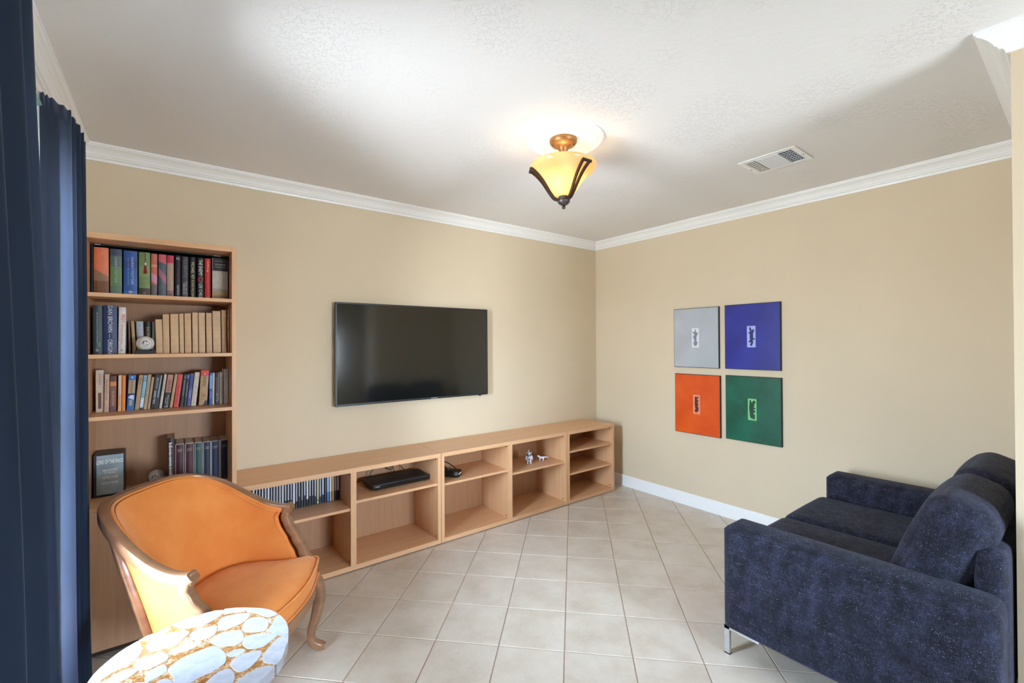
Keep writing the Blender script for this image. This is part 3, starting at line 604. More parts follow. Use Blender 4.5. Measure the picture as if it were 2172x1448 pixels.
for i in range(32):
    x = DX0+DW*(i+.5)
    if i in special: lb, c1, c2 = special[i]
    else:
        g = random.choice((175, 200, 215, 228, 190)); lb = 'white and black spine'; c1 = (g, g, g+4); c2 = random.choice(((34, 30, 40), (26, 26, 30), (46, 36, 46)))
    t = thing('disc_case', 'black disc case, %s, %s from left' % (lb, ord_(i)), 'disc case', (x, -.205, .4182), group='video disc cases in the low cabinet')
    o = bpy.data.objects.new('case', cm); COL.objects.link(o); o.parent = t
    sp_ = random.choice((.25, .3, .34, .4)) if i not in special else (.18 if i == 14 else .36)
    w_ = .0062 if i in special else random.choice((.0032, .0042, .0050))
    m = MB(); m.add([(-w_, -.0004, sp_*.19), (w_, -.0004, sp_*.19), (w_, -.0004, .186), (-w_, -.0004, .186)], [(0, 1, 2, 3)]); m.build('spine_print', flat(c1, .3), t)
    m = MB(); m.add([(-.0055, -.0004, .004), (.0055, -.0004, .004), (.0055, -.0004, sp_*.19), (-.0055, -.0004, sp_*.19)], [(0, 1, 2, 3)]); m.build('spine_print', flat(c2, .3), t)
    if i == 23: m = MB(); m.add([(-.003, -.0007, .02), (.003, -.0007, .02), (.003, -.0007, .032), (-.003, -.0007, .032)], [(0, 1, 2, 3)]); m.build('printed_mark', M_BLACK, t)

t = thing('disc_player', 'flat black disc player with white lettering on the shelf of the second bay', 'disc player', (-2.46, -.21, .4602))
B(-.225, .225, -.105, .105, .006, .044).build('body', M_BLACK, t, bevel=.008, seg=3); B(-.215, .215, -.1068, -.1045, .012, .036).build('front_panel', M_GLOSS, t, bevel=.002)
B(-.205, .205, -.095, .098, .0435, .0455).build('top_cover', flat((24, 23, 22), .5), t)
lettering('SONY', .036, .008, flat((220, 220, 225)), t, (-.185, -.1072, .027)); B(-.11, .08, -.1072, -.1066, .028, .033).build('disc_slot', flat((5, 5, 5), .2), t)
for sx in (-.19, .19):
    for sy in (-.08, .08): MB().lathe([(0, 0), (.010, 0), (.010, .007), (0, .007)], 12, (sx, sy, 0)).build('foot', M_BLACK, t)
for k, P in enumerate([[(-.13, .108, .02), (-.16, .12, .06), (-.10, .14, .12), (-.06, .17, .16)], [(.03, .108, .02), (.02, .13, .09), (-.04, .15, .12), (-.02, .15, .08), (.03, .16, .06), (.02, .17, .14), (-.02, .17, .165)], [(.12, .108, .02), (.10, .13, .07), (.05, .15, .11), (.0, .16, .14), (-.03, .17, .17)]]):
    MB().tube(catmull(P, 8), .0028, 8).build('cable', M_BLACK, t)

t = thing('power_adaptor', 'black chunky electronic box with two cream round lenses, third bay shelf', 'electronics', (-1.985, -.345, .4482), rz=0.93)
# local -y... long axis along +x is to the back-left after turning
bx_ = [(-.0, -.045, .004), (0, .045, .004), (0, .052, .022), (0, .040, .050), (0, -.040, .050), (0, -.052, .022)]
m = MB(); prof = [(a[1], a[2]) for a in bx_]
t.rotation_euler = (0, 0, 2.28)
path = [((x, 0, 0), (0, s, 0), (0, 0, h)) for x, s, h in ((.0, .86, .84), (.006, .98, .98), (.08, 1, 1), (.17, 1.02, 1.15), (.235, .9, 1.1))]
m.sweep(path, prof, smooth=False).build('body', M_BLACK, t, bevel=.003)
for y in (-.012, .012):
    o = MB().lathe([(0, .0035), (.006, .003), (.0085, 0), (.0085, -.003), (0, -.003)], 16).build('lens', flat((225, 196, 140), .25, .0), t); o.rotation_euler = (0, -PI/2, 0); o.location = (-.001, y, .027)
o = MB().lathe([(0, .002), (.0035, .0015), (.004, -.001), (0, -.001)], 12).build('lens', flat((220, 225, 225), .2), t); o.rotation_euler = (0, -PI/2, 0); o.location = (-.001, .034, .032)
MB().tube(catmull([(.05, -.03, .052), (.08, -.035, .075), (.15, -.02, .11), (.23, .0, .10), (.26, .02, .03)], 8), .004, 8).build('cable', M_BLACK, t)
MB().tube(catmull([(.08, .02, .054), (.12, .03, .085), (.19, .02, .095), (.25, .0, .06)], 8), .0035, 8).build('cable', M_BLACK, t)

# ================================================================ TOYS
def skin_fig(name, verts, edges, rad, mat, parent, sub=2, loc=(0, 0, 0)):
    me = bpy.data.meshes.new(name); me.from_pydata(verts, edges, []); o = bpy.data.objects.new(name, me); COL.objects.link(o); o.parent = parent; o.location = loc
    sk = o.modifiers.new('skin', 'SKIN'); sk.use_smooth_shade = True
    for i, r in enumerate(rad): me.skin_vertices[0].data[i].radius = (r, r) if not isinstance(r, tuple) else r
    me.skin_vertices[0].data[0].use_root = True
    o.modifiers.new('sub', 'SUBSURF').levels = sub; o.modifiers['sub'].render_levels = sub; me.materials.append(mat); return o
M_TOY = flat((222, 222, 232), .4, noise=.04, scale=120); M_TOYW = flat((240, 228, 218), .4); M_TOYD = flat((24, 24, 36), .5)
t = thing('toy_figure', 'white upright toy creature with curled crest, standing in the fourth bay', 'toy', (-1.215, -.275, .4102), rz=-.66)
skin_fig('body', [(0, 0, .055), (0, 0, .075), (0, -.002, .09), (-.011, -.002, .036), (.011, -.002, .036), (-.014, -.006, .012), (.014, -.006, .012)], [(0, 1), (1, 2), (0, 3), (0, 4), (3, 5), (4, 6)], [.017, .018, .013, .010, .010, .010, .010], M_TOY, t)
for s in (-1, 1):
    skin_fig('arm', [(s*.014, 0, .078), (s*.024, -.002, .066), (s*.028, -.008, .048), (s*.028, -.012, .034)], [(0, 1), (1, 2), (2, 3)], [.008, .0095, .0085, .006], M_TOY, t)
    m = rbox(.019, .030, .014, .006, 3); o = m.build('foot', M_TOY, t); o.location = (s*.0145, -.010, .0072)
    o = MB().lathe([(0, .024), (.002, .012), (.0035, 0), (0, 0)], 10).build('horn', M_TOYW, t); o.location = (s*.017, 0, .086); o.rotation_euler = (0, s*.35, 0)
o = rbox(.027, .026, .030, .010, 3, (.002, .002, .002)).build('head', flat((196, 206, 222), .35), t); o.location = (0, -.008, .092)
MB().tube(catmull([(0, -.006, .105), (-.006, -.008, .113), (-.004, -.010, .121), (.004, -.012, .122)], 6), lambda i: .0042-.0001*i, 8).build('crest', M_TOYW, t)
MB().tube(catmull([(-.017, -.010, .084), (-.012, -.020, .076), (0, -.024, .073), (.012, -.020, .076), (.017, -.010, .084)], 6), .0028, 8).build('collar', M_TOYD, t)
o = rbox(.014, .010, .014, .004, 2).build('belt', M_TOYD, t); o.location = (0, -.010, .040)
t = thing('toy_dinosaur', 'small white toy dinosaur with long raised tail, beside the taller toy', 'toy', (-1.062, -.275, .4102), rz=-.66)
skin_fig('body', [(0, 0, .030), (-.016, 0, .031), (.014, 0, .031), (-.024, 0, .040), (-.032, 0, .048), (-.042, 0, .046), (.028, 0, .034), (.044, .002, .036), (.058, .004, .031), (.068, .006, .020)], [(0, 1), (0, 2), (1, 3), (3, 4), (4, 5), (2, 6), (6, 7), (7, 8), (8, 9)], [.0105, .011, .010, .0085, .0080, .0055, .0065, .005, .0038, .0022], M_TOY, t)
for x, y in ((-.016, -.007), (-.014, .008), (.012, -.008), (.014, .008)):
    skin_fig('leg', [(x, y, .027), (x+(.004 if x > 0 else -.003), y*1.25, .014), (x-.001, y*1.35, .0035), (x-.006, y*1.35, .003)], [(0, 1), (1, 2), (2, 3)], [.0065, .0045, .0032, .003], M_TOY, t)
skin_fig('jaw', [(-.030, 0, .044), (-.042, 0, .039)], [(0, 1)], [.004, .003], M_TOYW, t, 1)
for y in (-.0068, .0068): o = MB().lathe([(0, -.0012), (.0012, 0), (0, .0012)], 8).build('eye', M_TOYD, t); o.location = (-.034, y, .051)

# ================================================================ TELEVISION
TX0, TX1, TZ0, TZ1 = -2.862, -1.5205, 1.0464, 1.8173; tw = TX1-TX0; th = TZ1-TZ0
t = thing('television', 'large black flat television mounted on the wall above the low cabinets', 'television', ((TX0+TX1)/2, -.060, TZ0))
m = MB(); e = .011; eb = .016
for a in ((-tw/2, tw/2, 0, .018, 0, eb), (-tw/2, tw/2, 0, .018, th-e, th), (-tw/2, -tw/2+e, 0, .018, eb, th-e), (tw/2-e, tw/2, 0, .018, eb, th-e)): m.box(*a)
m.build('bezel', flat((38, 38, 40), .35), t, bevel=.0015)
def screen_mat():
    m, n, b = nodes('tv_screen_glass'); b.inputs['Base Color'].default_value = (.008, .009, .008, 1); b.inputs['Roughness'].default_value = .10; b.inputs['Specular IOR Level'].default_value = .75; b.inputs['IOR'].default_value = 1.6
    return m
B(-tw/2+e, tw/2-e, .0035, .016, eb, th-e).build('screen', screen_mat(), t)
B(-tw/2+.01, tw/2-.01, .017, .040, .012, th-.012).build('rear_housing', M_BLACK, t, bevel=.006); B(-.2, .2, .038, .0598, .2, .6).build('wall_bracket', flat((40, 40, 42), .5, .6), t)
lettering('SAMSUNG', .060, .008, flat((215, 215, 218), .3), t, (.13, -.0006, .008)); B(tw*.44-.012, tw*.44+.012, .002, .014, -.008, 0).build('sensor', M_BLACK, t, bevel=.002)

# ================================================================ FOUR PICTURES
def paint(c, d):
    m, n, b = nodes('painted_field'); g = noise(n, tex(n), 4.5, 4, .6)
    n.links.new(ramp(n, g, [(.35, d), (.65, c)]), b.inputs['Base Color']); b.inputs['Roughness'].default_value = .38; bump(n, b, noise(n, tex(n), 160, 3), .06, .001); return m
def motif(parts, mat, par, x):
    """flat organic silhouette joined from ovals and bars; (y,z,ry,rz,rot)"""
    m = MB(); k = 0
    for (cy, cz, ry, rz_, ro) in parts:
        P = []; k += 1
        for q in range(20):
            a = 2*PI*q/20; u, v = ry*math.cos(a), rz_*math.sin(a); P.append((x-.0001*k/3, cy+u*math.cos(ro)-v*math.sin(ro), cz+u*math.sin(ro)+v*math.cos(ro)))
        m.add(P, [tuple(range(20))])
    return m.build('printed_shape', mat, par)
PICS = [
 ('pale grey square picture with small grey cut-paper shape, upper left of four', (-.998, -1.4345, 1.279, 1.822), (186, 190, 194), (176, 180, 184), (226, 228, 234), (128, 132, 146), [(.004, .050, .006, .030, .2), (-.014, .046, .008, .014, .9), (.012, .030, .010, .020, -.5), (-.004, .012, .018, .010, .2), (.0, -.020, .012, .034, 0), (-.008, -.056, .009, .020, .3), (.011, -.054, .008, .022, -.3), (-.012, .0, .008, .012, .4)]),
 ('deep blue square picture with small navy cut-paper shape, upper right of four', (-1.4875, -1.931, 1.281, 1.8255), (42, 48, 150), (30, 36, 128), (168, 180, 236), (28, 32, 98), [(-.006, .058, .008, .022, .3), (.010, .038, .010, .026, -.4), (-.010, .032, .012, .008, .3), (.004, .004, .012, .034, 0), (.016, -.020, .014, .007, .1), (-.008, -.038, .014, .008, .4), (.006, -.052, .008, .020, -.3), (.0, -.066, .010, .010, 0)]),
 ('bright orange square picture with small brown cut-paper shape, lower left of four', (-1.005, -1.443, .673, 1.217), (232, 92, 22), (216, 76, 10), (234, 142, 110), (84, 36, 22), [(-.006, .052, .012, .020, .1), (.010, .062, .006, .014, -.7), (-.008, .010, .010, .050, 0), (.010, .034, .012, .006, .3), (.008, .004, .010, .008, 0), (.004, -.030, .014, .022, .4), (-.004, -.056, .014, .016, .2), (.010, -.050, .008, .012, -.4)]),
 ('dark green square picture with small black-green cut-paper shape, lower right of four', (-1.4905, -1.934, .682, 1.2255), (0, 98, 74), (0, 78, 56), (120, 200, 126), (12, 58, 40), [(-.014, .058, .008, .020, 0), (.014, .060, .012, .016, -.3), (-.012, .010, .012, .052, 0), (.008, .034, .012, .010, .2), (.016, .012, .010, .008, -.3), (.012, -.014, .014, .010, .1), (-.006, -.048, .014, .026, .2), (.014, -.046, .008, .012, .5), (.012, -.066, .010, .012, .2)]),
]
for lb, (ya, yb, za, zb), c, d, pc, mc, parts in PICS:
    t = thing('square_picture', lb, 'picture', (0, (ya+yb)/2, (za+zb)/2), group='four square pictures on the right wall'); hw = (ya-yb)/2; hh = (zb-za)/2
    B(-.022, -.0005, -hw, hw, -hh, hh).build('canvas_edge', flat((22, 20, 22), .6), t, bevel=.0015)
    B(-.0232, -.0215, -hw+.004, hw-.004, -hh+.004, hh-.004).build('painted_front', paint(c, d), t)
    B(-.0240, -.0228, -.034, .034, -.088, .088).build('printed_panel', flat(pc, .5), t)
    # silhouettes read left-to-right as seen from the room (mirror y)
    motif([(-y, z, a, b_, -r) for y, z, a, b_, r in parts+[(0, 0, .012, .060, .04)]], flat(mc, .5), t, -.0243)

# ================================================================ CEILING LAMP, ROSE AND VENT
LX, LY = -2.10, -1.662
t = thing('ceiling_rose', 'round white moulded ceiling rose behind the lamp', 'ceiling rose', (LX+.012, LY, CEIL))
MB().lathe([(0, -.0001), (.212, -.0001), (.214, -.006), (.208, -.014), (.198, -.018), (.188, -.014), (.184, -.008), (.176, -.012), (.168, -.009), (.150, -.007), (.0, -.007)][::-1], 64).build('disc', M_TRIM, t)
t = thing('ceiling_lamp', 'lit semi-flush ceiling lamp with amber glass bowl and dark bronze straps', 'lamp', (LX, LY, CEIL-.0072))
Z = CEIL-.0072
MB().lathe([(0, 0), (.074, 0), (.076, -.006), (.074, -.018), (.064, -.030), (.050, -.036), (.046, -.034), (.034, -.040), (.026, -.056), (.022, -.074), (.014, -.078), (0, -.078)][::-1], 36).build('canopy', M_BRASSY, t)
MB().lathe([(.006, -.07), (.006, -.31), (0, -.31)][::-1], 12).build('stem', M_BRASSY, t)
for a in (2.6, -1.0): MB().lathe([(0, -.006), (.004, -.005), (.005, 0), (0, 0)][::-1], 10, (.058*math.cos(a), .058*math.sin(a), -.030)).build('screw', M_BRONZE, t)
def shade_mat():
    m = bpy.data.materials.new('amber_lamp_glass'); m.use_nodes = True; n = m.node_tree; n.nodes.clear(); o = n.nodes.new('ShaderNodeOutputMaterial')
    tr = n.nodes.new('ShaderNodeBsdfTranslucent'); df = n.nodes.new('ShaderNodeBsdfDiffuse'); gl = n.nodes.new('ShaderNodeBsdfGlossy'); gl.inputs['Roughness'].default_value = .15
    v = tex(n); g = noise(n, v, 9, 4); c = ramp(n, g, [(.35, (248, 212, 160)), (.65, (254, 226, 182))])
    n.links.new(c, tr.inputs[0]); n.links.new(c, df.inputs[0]); a = n.nodes.new('ShaderNodeMixShader'); a.inputs[0].default_value = .35; n.links.new(tr.outputs[0], a.inputs[1]); n.links.new(df.outputs[0], a.inputs[2])
    b = n.nodes.new('ShaderNodeMixShader'); b.inputs[0].default_value = .05; n.links.new(a.outputs[0], b.inputs[1]); n.links.new(gl.outputs[0], b.inputs[2]); n.links.new(b.outputs[0], o.inputs[0]); return m
# bowl profile (r, z from canopy datum)
zr = -.142
prof = [(.020, zr-.172), (.040, zr-.168), (.062, zr-.150), (.082, zr-.122), (.104, zr-.090), (.132, zr-.058), (.158, zr-.036), (.174, zr-.020), (.180, zr-.006), (.176, zr+.004), (.168, zr+.008)]
P2 = catmull([(r, z, 0) for r, z in prof], 4); o = MB().lathe([(p.x, p.y) for p in P2], 64).build('glass_bowl', shade_mat(), t)
s_ = o.modifiers.new('solid', 'SOLIDIFY'); s_.thickness = .004
MB().lathe([(0, -.024), (.012, -.023), (.025, -.016), (.033, -.006), (.035, .001), (.028, .006), (.027, .024), (.030, .032), (0, .032)], 28, (0, 0, zr-.196)).build('hub', flat((84, 78, 78), .4, .6), t)
MB().lathe([(0, -.044), (.008, -.041), (.0105, -.033), (.006, -.024), (.003, -.020), (0, -.020)], 20, (0, 0, zr-.196)).build('finial', M_BRONZE, t)
for k, ang in enumerate((4.672, 2.578, .484)):
    c, s = math.cos(ang), math.sin(ang); m = MB()
    rad = catmull([(.022, 0, zr-.190), (.050, 0, zr-.184), (.074, 0, zr-.156), (.094, 0, zr-.124), (.118, 0, zr-.088), (.146, 0, zr-.056), (.172, 0, zr-.034), (.186, 0, zr-.030)], 5)
    n = len(rad)
    for sg in (-1, 1):
        path = []
        for i, p in enumerate(rad):
            off = sg*(.004+.022*(i/(n-1))**1.3); q = Vector((p.x*c-off*s, p.x*s+off*c, p.z)); tg = (rad[min(i+1, n-1)]-rad[max(i-1, 0)]).normalized()
            T_ = Vector((tg.x*c, tg.x*s, tg.z)); S_ = Vector((-s, c, 0)); path.append((q, S_, T_.cross(S_)))
        m.sweep(path, [(-.0055, -.007), (.0055, -.007), (.0055, .007), (-.0055, .007)], smooth=False)
    e0 = Vector((.183*c, .183*s, zr-.031)); S_ = Vector((-s, c, 0))
    m.sweep([(e0-S_*.030, Vector((c, s, 0)), Vector((0, 0, 1))), (e0+S_*.030, Vector((c, s, 0)), Vector((0, 0, 1)))], [(-.006, -.006), (.006, -.006), (.006, .006), (-.006, .006)], smooth=False)
    m.build('strap', M_BRONZE, t, bevel=.001)
def emis(c, st):
    m, n, b = nodes('lit_bulb'); b.inputs['Base Color'].default_value = lin(c); b.inputs['Emission Color'].default_value = lin(c); b.inputs['Emission Strength'].default_value = st; return m
for a in (1.2, 1.2+PI):
    bx0, by0 = .05*math.cos(a), .05*math.sin(a)
    MB().lathe([(0, -.034), (.014, -.030), (.022, -.016), (.022, .0), (.012, .016), (.010, .03), (0, .03)], 20, (bx0, by0, zr-.045)).build('bulb', emis((255, 225, 180), 9), t)
    MB().lathe([(.0, .028), (.013, .028), (.013, .058), (0, .058)], 16, (bx0, by0, zr-.045)).build('socket', M_BRASSY, t)
lp = bpy.data.lights.new('lamp_bulb_light', 'POINT'); lp.energy = 1.6; lp.color = (1.0, .87, .68); lp.shadow_soft_size = .035
lo = bpy.data.objects.new('lamp_bulb_light', lp); COL.objects.link(lo); lo.location = (LX, LY, Z+zr-.075)

t = thing('ceiling_vent', 'white rectangular ceiling air vent with slatted end and dark honeycomb end', 'vent', (-.842, -2.233, CEIL))
vx, vy = .140, .163
m = MB()
for a in ((-vx, vx, -vy, -vy+.03, -.006, 0), (-vx, vx, vy-.03, vy, -.006, 0), (-vx, -vx+.03, -vy+.03, vy-.03, -.006, 0), (vx-.03, vx, -vy+.03, vy-.03, -.006, 0)): m.box(*a)
m.build('frame', M_TRIM, t, bevel=.002)
B(-vx+.03, vx-.03, -.060, .070, -.008, -.001).build('centre_plate', flat((232, 236, 244), .35), t, bevel=.001)
B(-vx+.03, vx-.03, -vy+.03, -.062, -.0015, -.0005).build('duct_plate', flat((30, 34, 40), .8), t)  # dark plate, the shade inside the duct is put into its colour
B(-vx+.03, vx-.03, .072, vy-.03, -.0015, -.0005).build('duct_plate', flat((196, 190, 182), .8), t)
for k in range(4):
    o = B(-vx+.03, vx-.03, -.006, .006, -.001, .001).build('slat', M_TRIM, t); o.location = (0, .082+.0145*k, -.0062); o.rotation_euler = (.35, 0, 0)
m = MB()
for i in range(8):
    x = -vx+.036+i*.0295; m.box(x-.0012, x+.0012, -vy+.031, -.064, -.0055, -.001)
m.build('honeycomb_bar', flat((190, 200, 210), .4), t)
for k in range(5):
    y = -vy+.036+k*.0155; B(-vx+.03, vx-.03, y-.0014, y+.0014, -.005, -.001).build('slat', flat((190, 200, 210), .4), t)
for y in (-vy+.014, vy-.012): MB().lathe([(0, -.0085), (.004, -.0075), (.004, -.006), (0, -.006)][::-1], 10, (.02, y, 0)).build('screw', M_BRONZE, t)
# ================================================================ CURTAINS
def curtain(name, label, plan, ztop, zbot, flare, group, liner_side):
    """plan: (y, x) control points along the header"""
    y_m = sum(p[0] for p in plan)/len(plan); x_m = -4.13
    t = thing(name, label, 'curtain', (x_m, y_m, zbot), group=group)
    C = catmull([(p[1], p[0], 0) for p in plan], 9); nz = 44; m = MB(); P = []; L = []
    xmin = min(c.x for c in C)
    for i, c in enumerate(C):
        col = []; lc = []
        for k in range(nz+1):
            u = k/nz; z = ztop+(zbot-ztop)*u; fl = flare*(u**4 if liner_side else math.sin(u*PI/2)**1.3)
            wob = .006*math.sin(3.1*u+i*.35)*u
            # folds ease out and widen toward the floor
            x = -4.165+(c.x+4.165)*(1+.18*math.sin(PI*min(1, u*1.2))*.4)+fl+wob; y = c.y+.012*math.sin(2.3*u+i*.2)*u
            zz = z-(.004*math.sin(i*.9) if k == 0 else 0)
            col.append((x-x_m, y-y_m, zz-zbot)); 
        P.append(col)
    o = m.grid(P).build('cloth', M_CURT, t); s_ = o.modifiers.new('solid', 'SOLIDIFY'); s_.thickness = .0016; s_.offset = 0
    L = []; sgn = 1 if plan[-1][0] > plan[0][0] else -1
    for i, col in enumerate(P):      # the lining lies on the window side of the cloth
        a_, b_ = P[max(0, i-1)][0], P[min(len(P)-1, i+1)][0]; dx, dy = b_[0]-a_[0], b_[1]-a_[1]; l_ = math.hypot(dx, dy); nx, ny = -dy/l_*.004*sgn, dx/l_*.004*sgn
        L.append([(x+nx, y+ny, z) for x, y, z in col])
    if liner_side: L = L[:24]; a = P[0]; L = [[(x-.010, y-.006, z) for x, y, z in a]]+L
    o = MB().grid(L).build('lining', M_LINING, t)
    o.modifiers.new('solid', 'SOLIDIFY').thickness = .0008
    return t
curtain('curtain', 'navy curtain panel hanging right beside the bookcase, farther of the two', [(-1.428, -4.146), (-1.412, -4.136), (-1.395, -4.126), (-1.345, -4.102), (-1.315, -4.090), (-1.300, -4.120), (-1.290, -4.150), (-1.272, -4.112), (-1.258, -4.086), (-1.245, -4.120), (-1.235, -4.150), (-1.216, -4.110), (-1.203, -4.080), (-1.190, -4.120), (-1.175, -4.150), (-1.148, -4.110), (-1.130, -4.079), (-1.110, -4.120), (-1.095, -4.150), (-1.06, -4.11), (-1.03, -4.086), (-1.0, -4.13)], 2.302, .012, .026, 'navy curtains on the window wall', True)
curtain('curtain', 'navy curtain panel nearest the camera at the left edge of the view', [(-1.868, -4.165), (-1.876, -4.130), (-1.893, -4.084), (-1.915, -4.100), (-1.935, -4.125), (-1.965, -4.105), (-2.000, -4.066), (-2.035, -4.100), (-2.060, -4.135), (-2.095, -4.10), (-2.130, -4.062), (-2.165, -4.10), (-2.19, -4.14), (-2.23, -4.10), (-2.27, -4.07), (-2.31, -4.12), (-2.35, -4.15), (-2.40, -4.09), (-2.46, -4.15), (-2.52, -4.09), (-2.58, -4.15), (-2.64, -4.09), (-2.70, -4.15), (-2.76, -4.09), (-2.82, -4.15), (-2.88, -4.09), (-2.94, -4.15)], 2.302, .012, .045, 'navy curtains on the window wall', False)
t = thing('curtain_rod', 'pale teal curtain rod above the window carrying both navy curtains', 'curtain rod', (-4.150, -2.0, 2.264))
MB().tube([(0, -1.35, 0), (0, 1.10, 0)], .0085, 16).build('rod', flat((140, 172, 168), .35, .2), t)
for y in (-1.36, 1.11): MB().lathe([(0, -.03), (.016, -.022), (.022, 0), (.016, .022), (0, .03)], 16, (0, y, 0)).build('finial', flat((120, 150, 146), .35, .2), t)
for y in (-1.25, .98, -.15): 
    m = MB(); m.box(-.120, -.010, y-.006, y+.006, -.022, -.014); m.box(-.120, -.114, y-.012, y+.012, -.045, .03); m.box(-.016, .016, y-.006, y+.006, -.018, -.012); m.build('bracket', flat((70, 72, 76), .5, .4), t)

# ================================================================ SOFA
sf = thing('sofa', 'dark navy melange fabric two-seat sofa with low arms and chrome legs', 'sofa', (-.92, -2.78, 0))
def sp_part(name, mb, loc, mat=M_SOFA, rot=(0, 0, 0)):
    o = mb.build(name, mat, sf); o.location = (loc[0]+.92, loc[1]+2.78, loc[2]); o.rotation_euler = rot; return o
SX0, SX1, SYF, SYB = -1.70, -.14, -2.318, -3.245
def arm_mb(w, d, h, r):
    # rounded top and front, square below
    pr = []; 
    for k in range(9): a = PI*k/8; pr.append((w/2-r+r*math.cos(a), h-r+r*math.sin(a)) if k <= 4 else (-(w/2-r)+r*math.cos(a), h-r+r*math.sin(a)))
    base = [(-w/2+.012, .0), (w/2-.012, .0), (w/2, .012)]; tail = [(-w/2, .012)]
    prof = base+pr+tail; path = []
    n = 7
    for k in range(n): # front cap: shrinks
        a = PI/2*k/(n-1); path.append((-d/2+r*(1-math.sin(a)), 1-(1-math.cos(PI/2-a))*0 if False else a))
    rings = []
    rr = r*.8
    def ring(y, ins):
        out = []
        for x, z in prof:
            nx = max(-(w/2-ins), min(w/2-ins, x)); nz = max(ins*.4, min(h-ins, z)); out.append((nx, y, nz))
        return out
    ys = []
    for k in range(7): a = PI/2*k/6; ys.append((d/2-rr*(1-math.sin(a)), rr*(1-math.cos(PI/2-a)) if False else rr*(1-math.sin(a)) ))
    seq = []
    for k in range(7):
        a = PI/2*k/6; seq.append((d/2-rr+rr*math.cos(a), rr*(1-math.sin(a))))       # front (+y) : from face to body
    mid = [(d/2-rr-(d-2*rr)*q/12, 0) for q in range(1, 12)]
    back = [(-y, i) for y, i in reversed(seq)]
    m = MB(); R = [ring(y, i) for y, i in seq+mid+back]; k = len(prof)
    vs = [p for r_ in R for p in r_]; fs = [(i*k+j, i*k+(j+1) % k, (i+1)*k+(j+1) % k, (i+1)*k+j) for i in range(len(R)-1) for j in range(k)]
    fs += [tuple(range(k)), tuple((len(R)-1)*k+j for j in range(k))[::-1]]
    return m.add(vs, fs, True)
AW = .205; D = SYF-SYB
sp_part('arm', arm_mb(AW, D, .492, .070), (SX0+AW/2, (SYF+SYB)/2, .135))
sp_part('arm', arm_mb(AW, D, .492, .070), (SX1-AW/2, (SYF+SYB)/2, .135))
IX0, IX1 = SX0+AW+.002, SX1-AW-.002; xm = (IX0+IX1)/2; cw = (IX1-IX0)/2
sp_part('seat_base', rbox(IX1-IX0, D-.06, .17, .02, 3), (xm, (SYF+SYB)/2-.01, .22))
for k, x in enumerate((xm-cw/2, xm+cw/2)):
    sp_part('seat_cushion', rbox(cw-.006, .72, .165, .05, 7, (.0, .014, .012)), (x, -2.645, .400))
sp_part('back_frame', rbox(IX1-IX0+.10, .085, .58, .035, 5), (xm, -3.203, .48))
for k, x in enumerate((xm-cw/2-.005, xm+cw/2)):
    o = sp_part('back_cushion', rbox(cw+.01, .205, .50, .075, 9, (.010, .022, .012)), (x-(.045 if k == 0 else 0), -3.060, .672), rot=(.36, 0, 0))
for x, s in ((SX0+.018, 1), (SX1-.018, -1)):
    for y, sy in ((SYF-.02, -1), (SYB+.05, 1)):
        m = MB(); m.box(-.009, .009, -.013, .013, 0.004, .138); m.box(-.009, .009, (-.013 if sy > 0 else -.15), (.15 if sy > 0 else .013), .118, .138)
        o = m.build('leg', M_CHROME, sf, bevel=.0015); o.location = (x+.92+s*.012, y+2.78, 0)
        B(-.010, .010, -.014, .014, 0, .004).build('floor_glide', M_BLACK, o)

# ================================================================ TUB ARMCHAIR
CH = thing('tub_armchair', 'antique tub armchair in orange velvet with curved walnut frame and cabriole legs', 'armchair', (-3.544, -1.228, 0), rz=-.658+PI/2)
A_, B_, N_, ZA, ZB, S0 = .337, .489, 2.787, .692, .890, .084
def smst(x): x = max(0, min(1, x)); return x*x*(3-2*x)
def rail(t):
    c, s = math.cos(t), math.sin(t); e = 2/N_
    x = -A_*math.copysign(abs(c)**e, c); s_ = abs(s)**e
    return Vector((x, B_*s_, ZA+(ZB-ZA)*smst((s_-S0)/(1-S0))))
TT = []
# even spacing along the rail
raw = [rail(PI*i/600) for i in range(601)]; cum = [0]
for a, b in zip(raw, raw[1:]): cum.append(cum[-1]+(b-a).length)
NR = 72; RP = []; k = 0
for i in range(NR+1):
    s = cum[-1]*i/NR
    while k < 599 and cum[k+1] < s: k += 1
    f = (s-cum[k])/(cum[k+1]-cum[k]+1e-12); RP.append(raw[k].lerp(raw[k+1], f))
def post_y(z):          # side profile of the arm front, local y
    P = [(.300, -.135), (.36, -.128), (.42, -.105), (.48, -.070), (.54, -.030), (.60, .012), (.64, .030), (.67, .022), (.70, -.004), (.75, -.01), (.95, -.01)]
    for (a, b), (c, d) in zip(P, P[1:]):
        if a <= z <= c: u = (z-a)/(c-a); u = u*u*(3-2*u); return b+(d-b)*u
    return P[0][1] if z < .3 else P[-1][1]
ZBOT = .315
def shell(i, v, off):
    """i index on rail, v 0 bottom..1 top, off outward offset"""
    R = RP[i]; a = RP[max(0, i-1)]; b = RP[min(NR, i+1)]; tg = Vector((b.x-a.x, b.y-a.y, 0)).normalized(); nout = Vector((tg.y, -tg.x, 0))
    if i in (0, NR): nout = Vector((-1 if i == 0 else 1, 0, 0))
    if nout.dot(Vector((R.x, R.y-.15, 0))) < 0: nout = -nout
    z = ZBOT+(R.z-ZBOT)*v
    sc_ = .80+.20*math.sin(v*PI/2)**1.0; scy = .56+.22*v+.22*v**3
    w0 = max(0, 1-R.y/.17); w0 = w0*w0*(3-2*w0) if w0 < 1 else 1
    x = R.x*sc_; y = R.y*scy*(1)+post_y(z)*w0
    return Vector((x, y, z))+nout*off
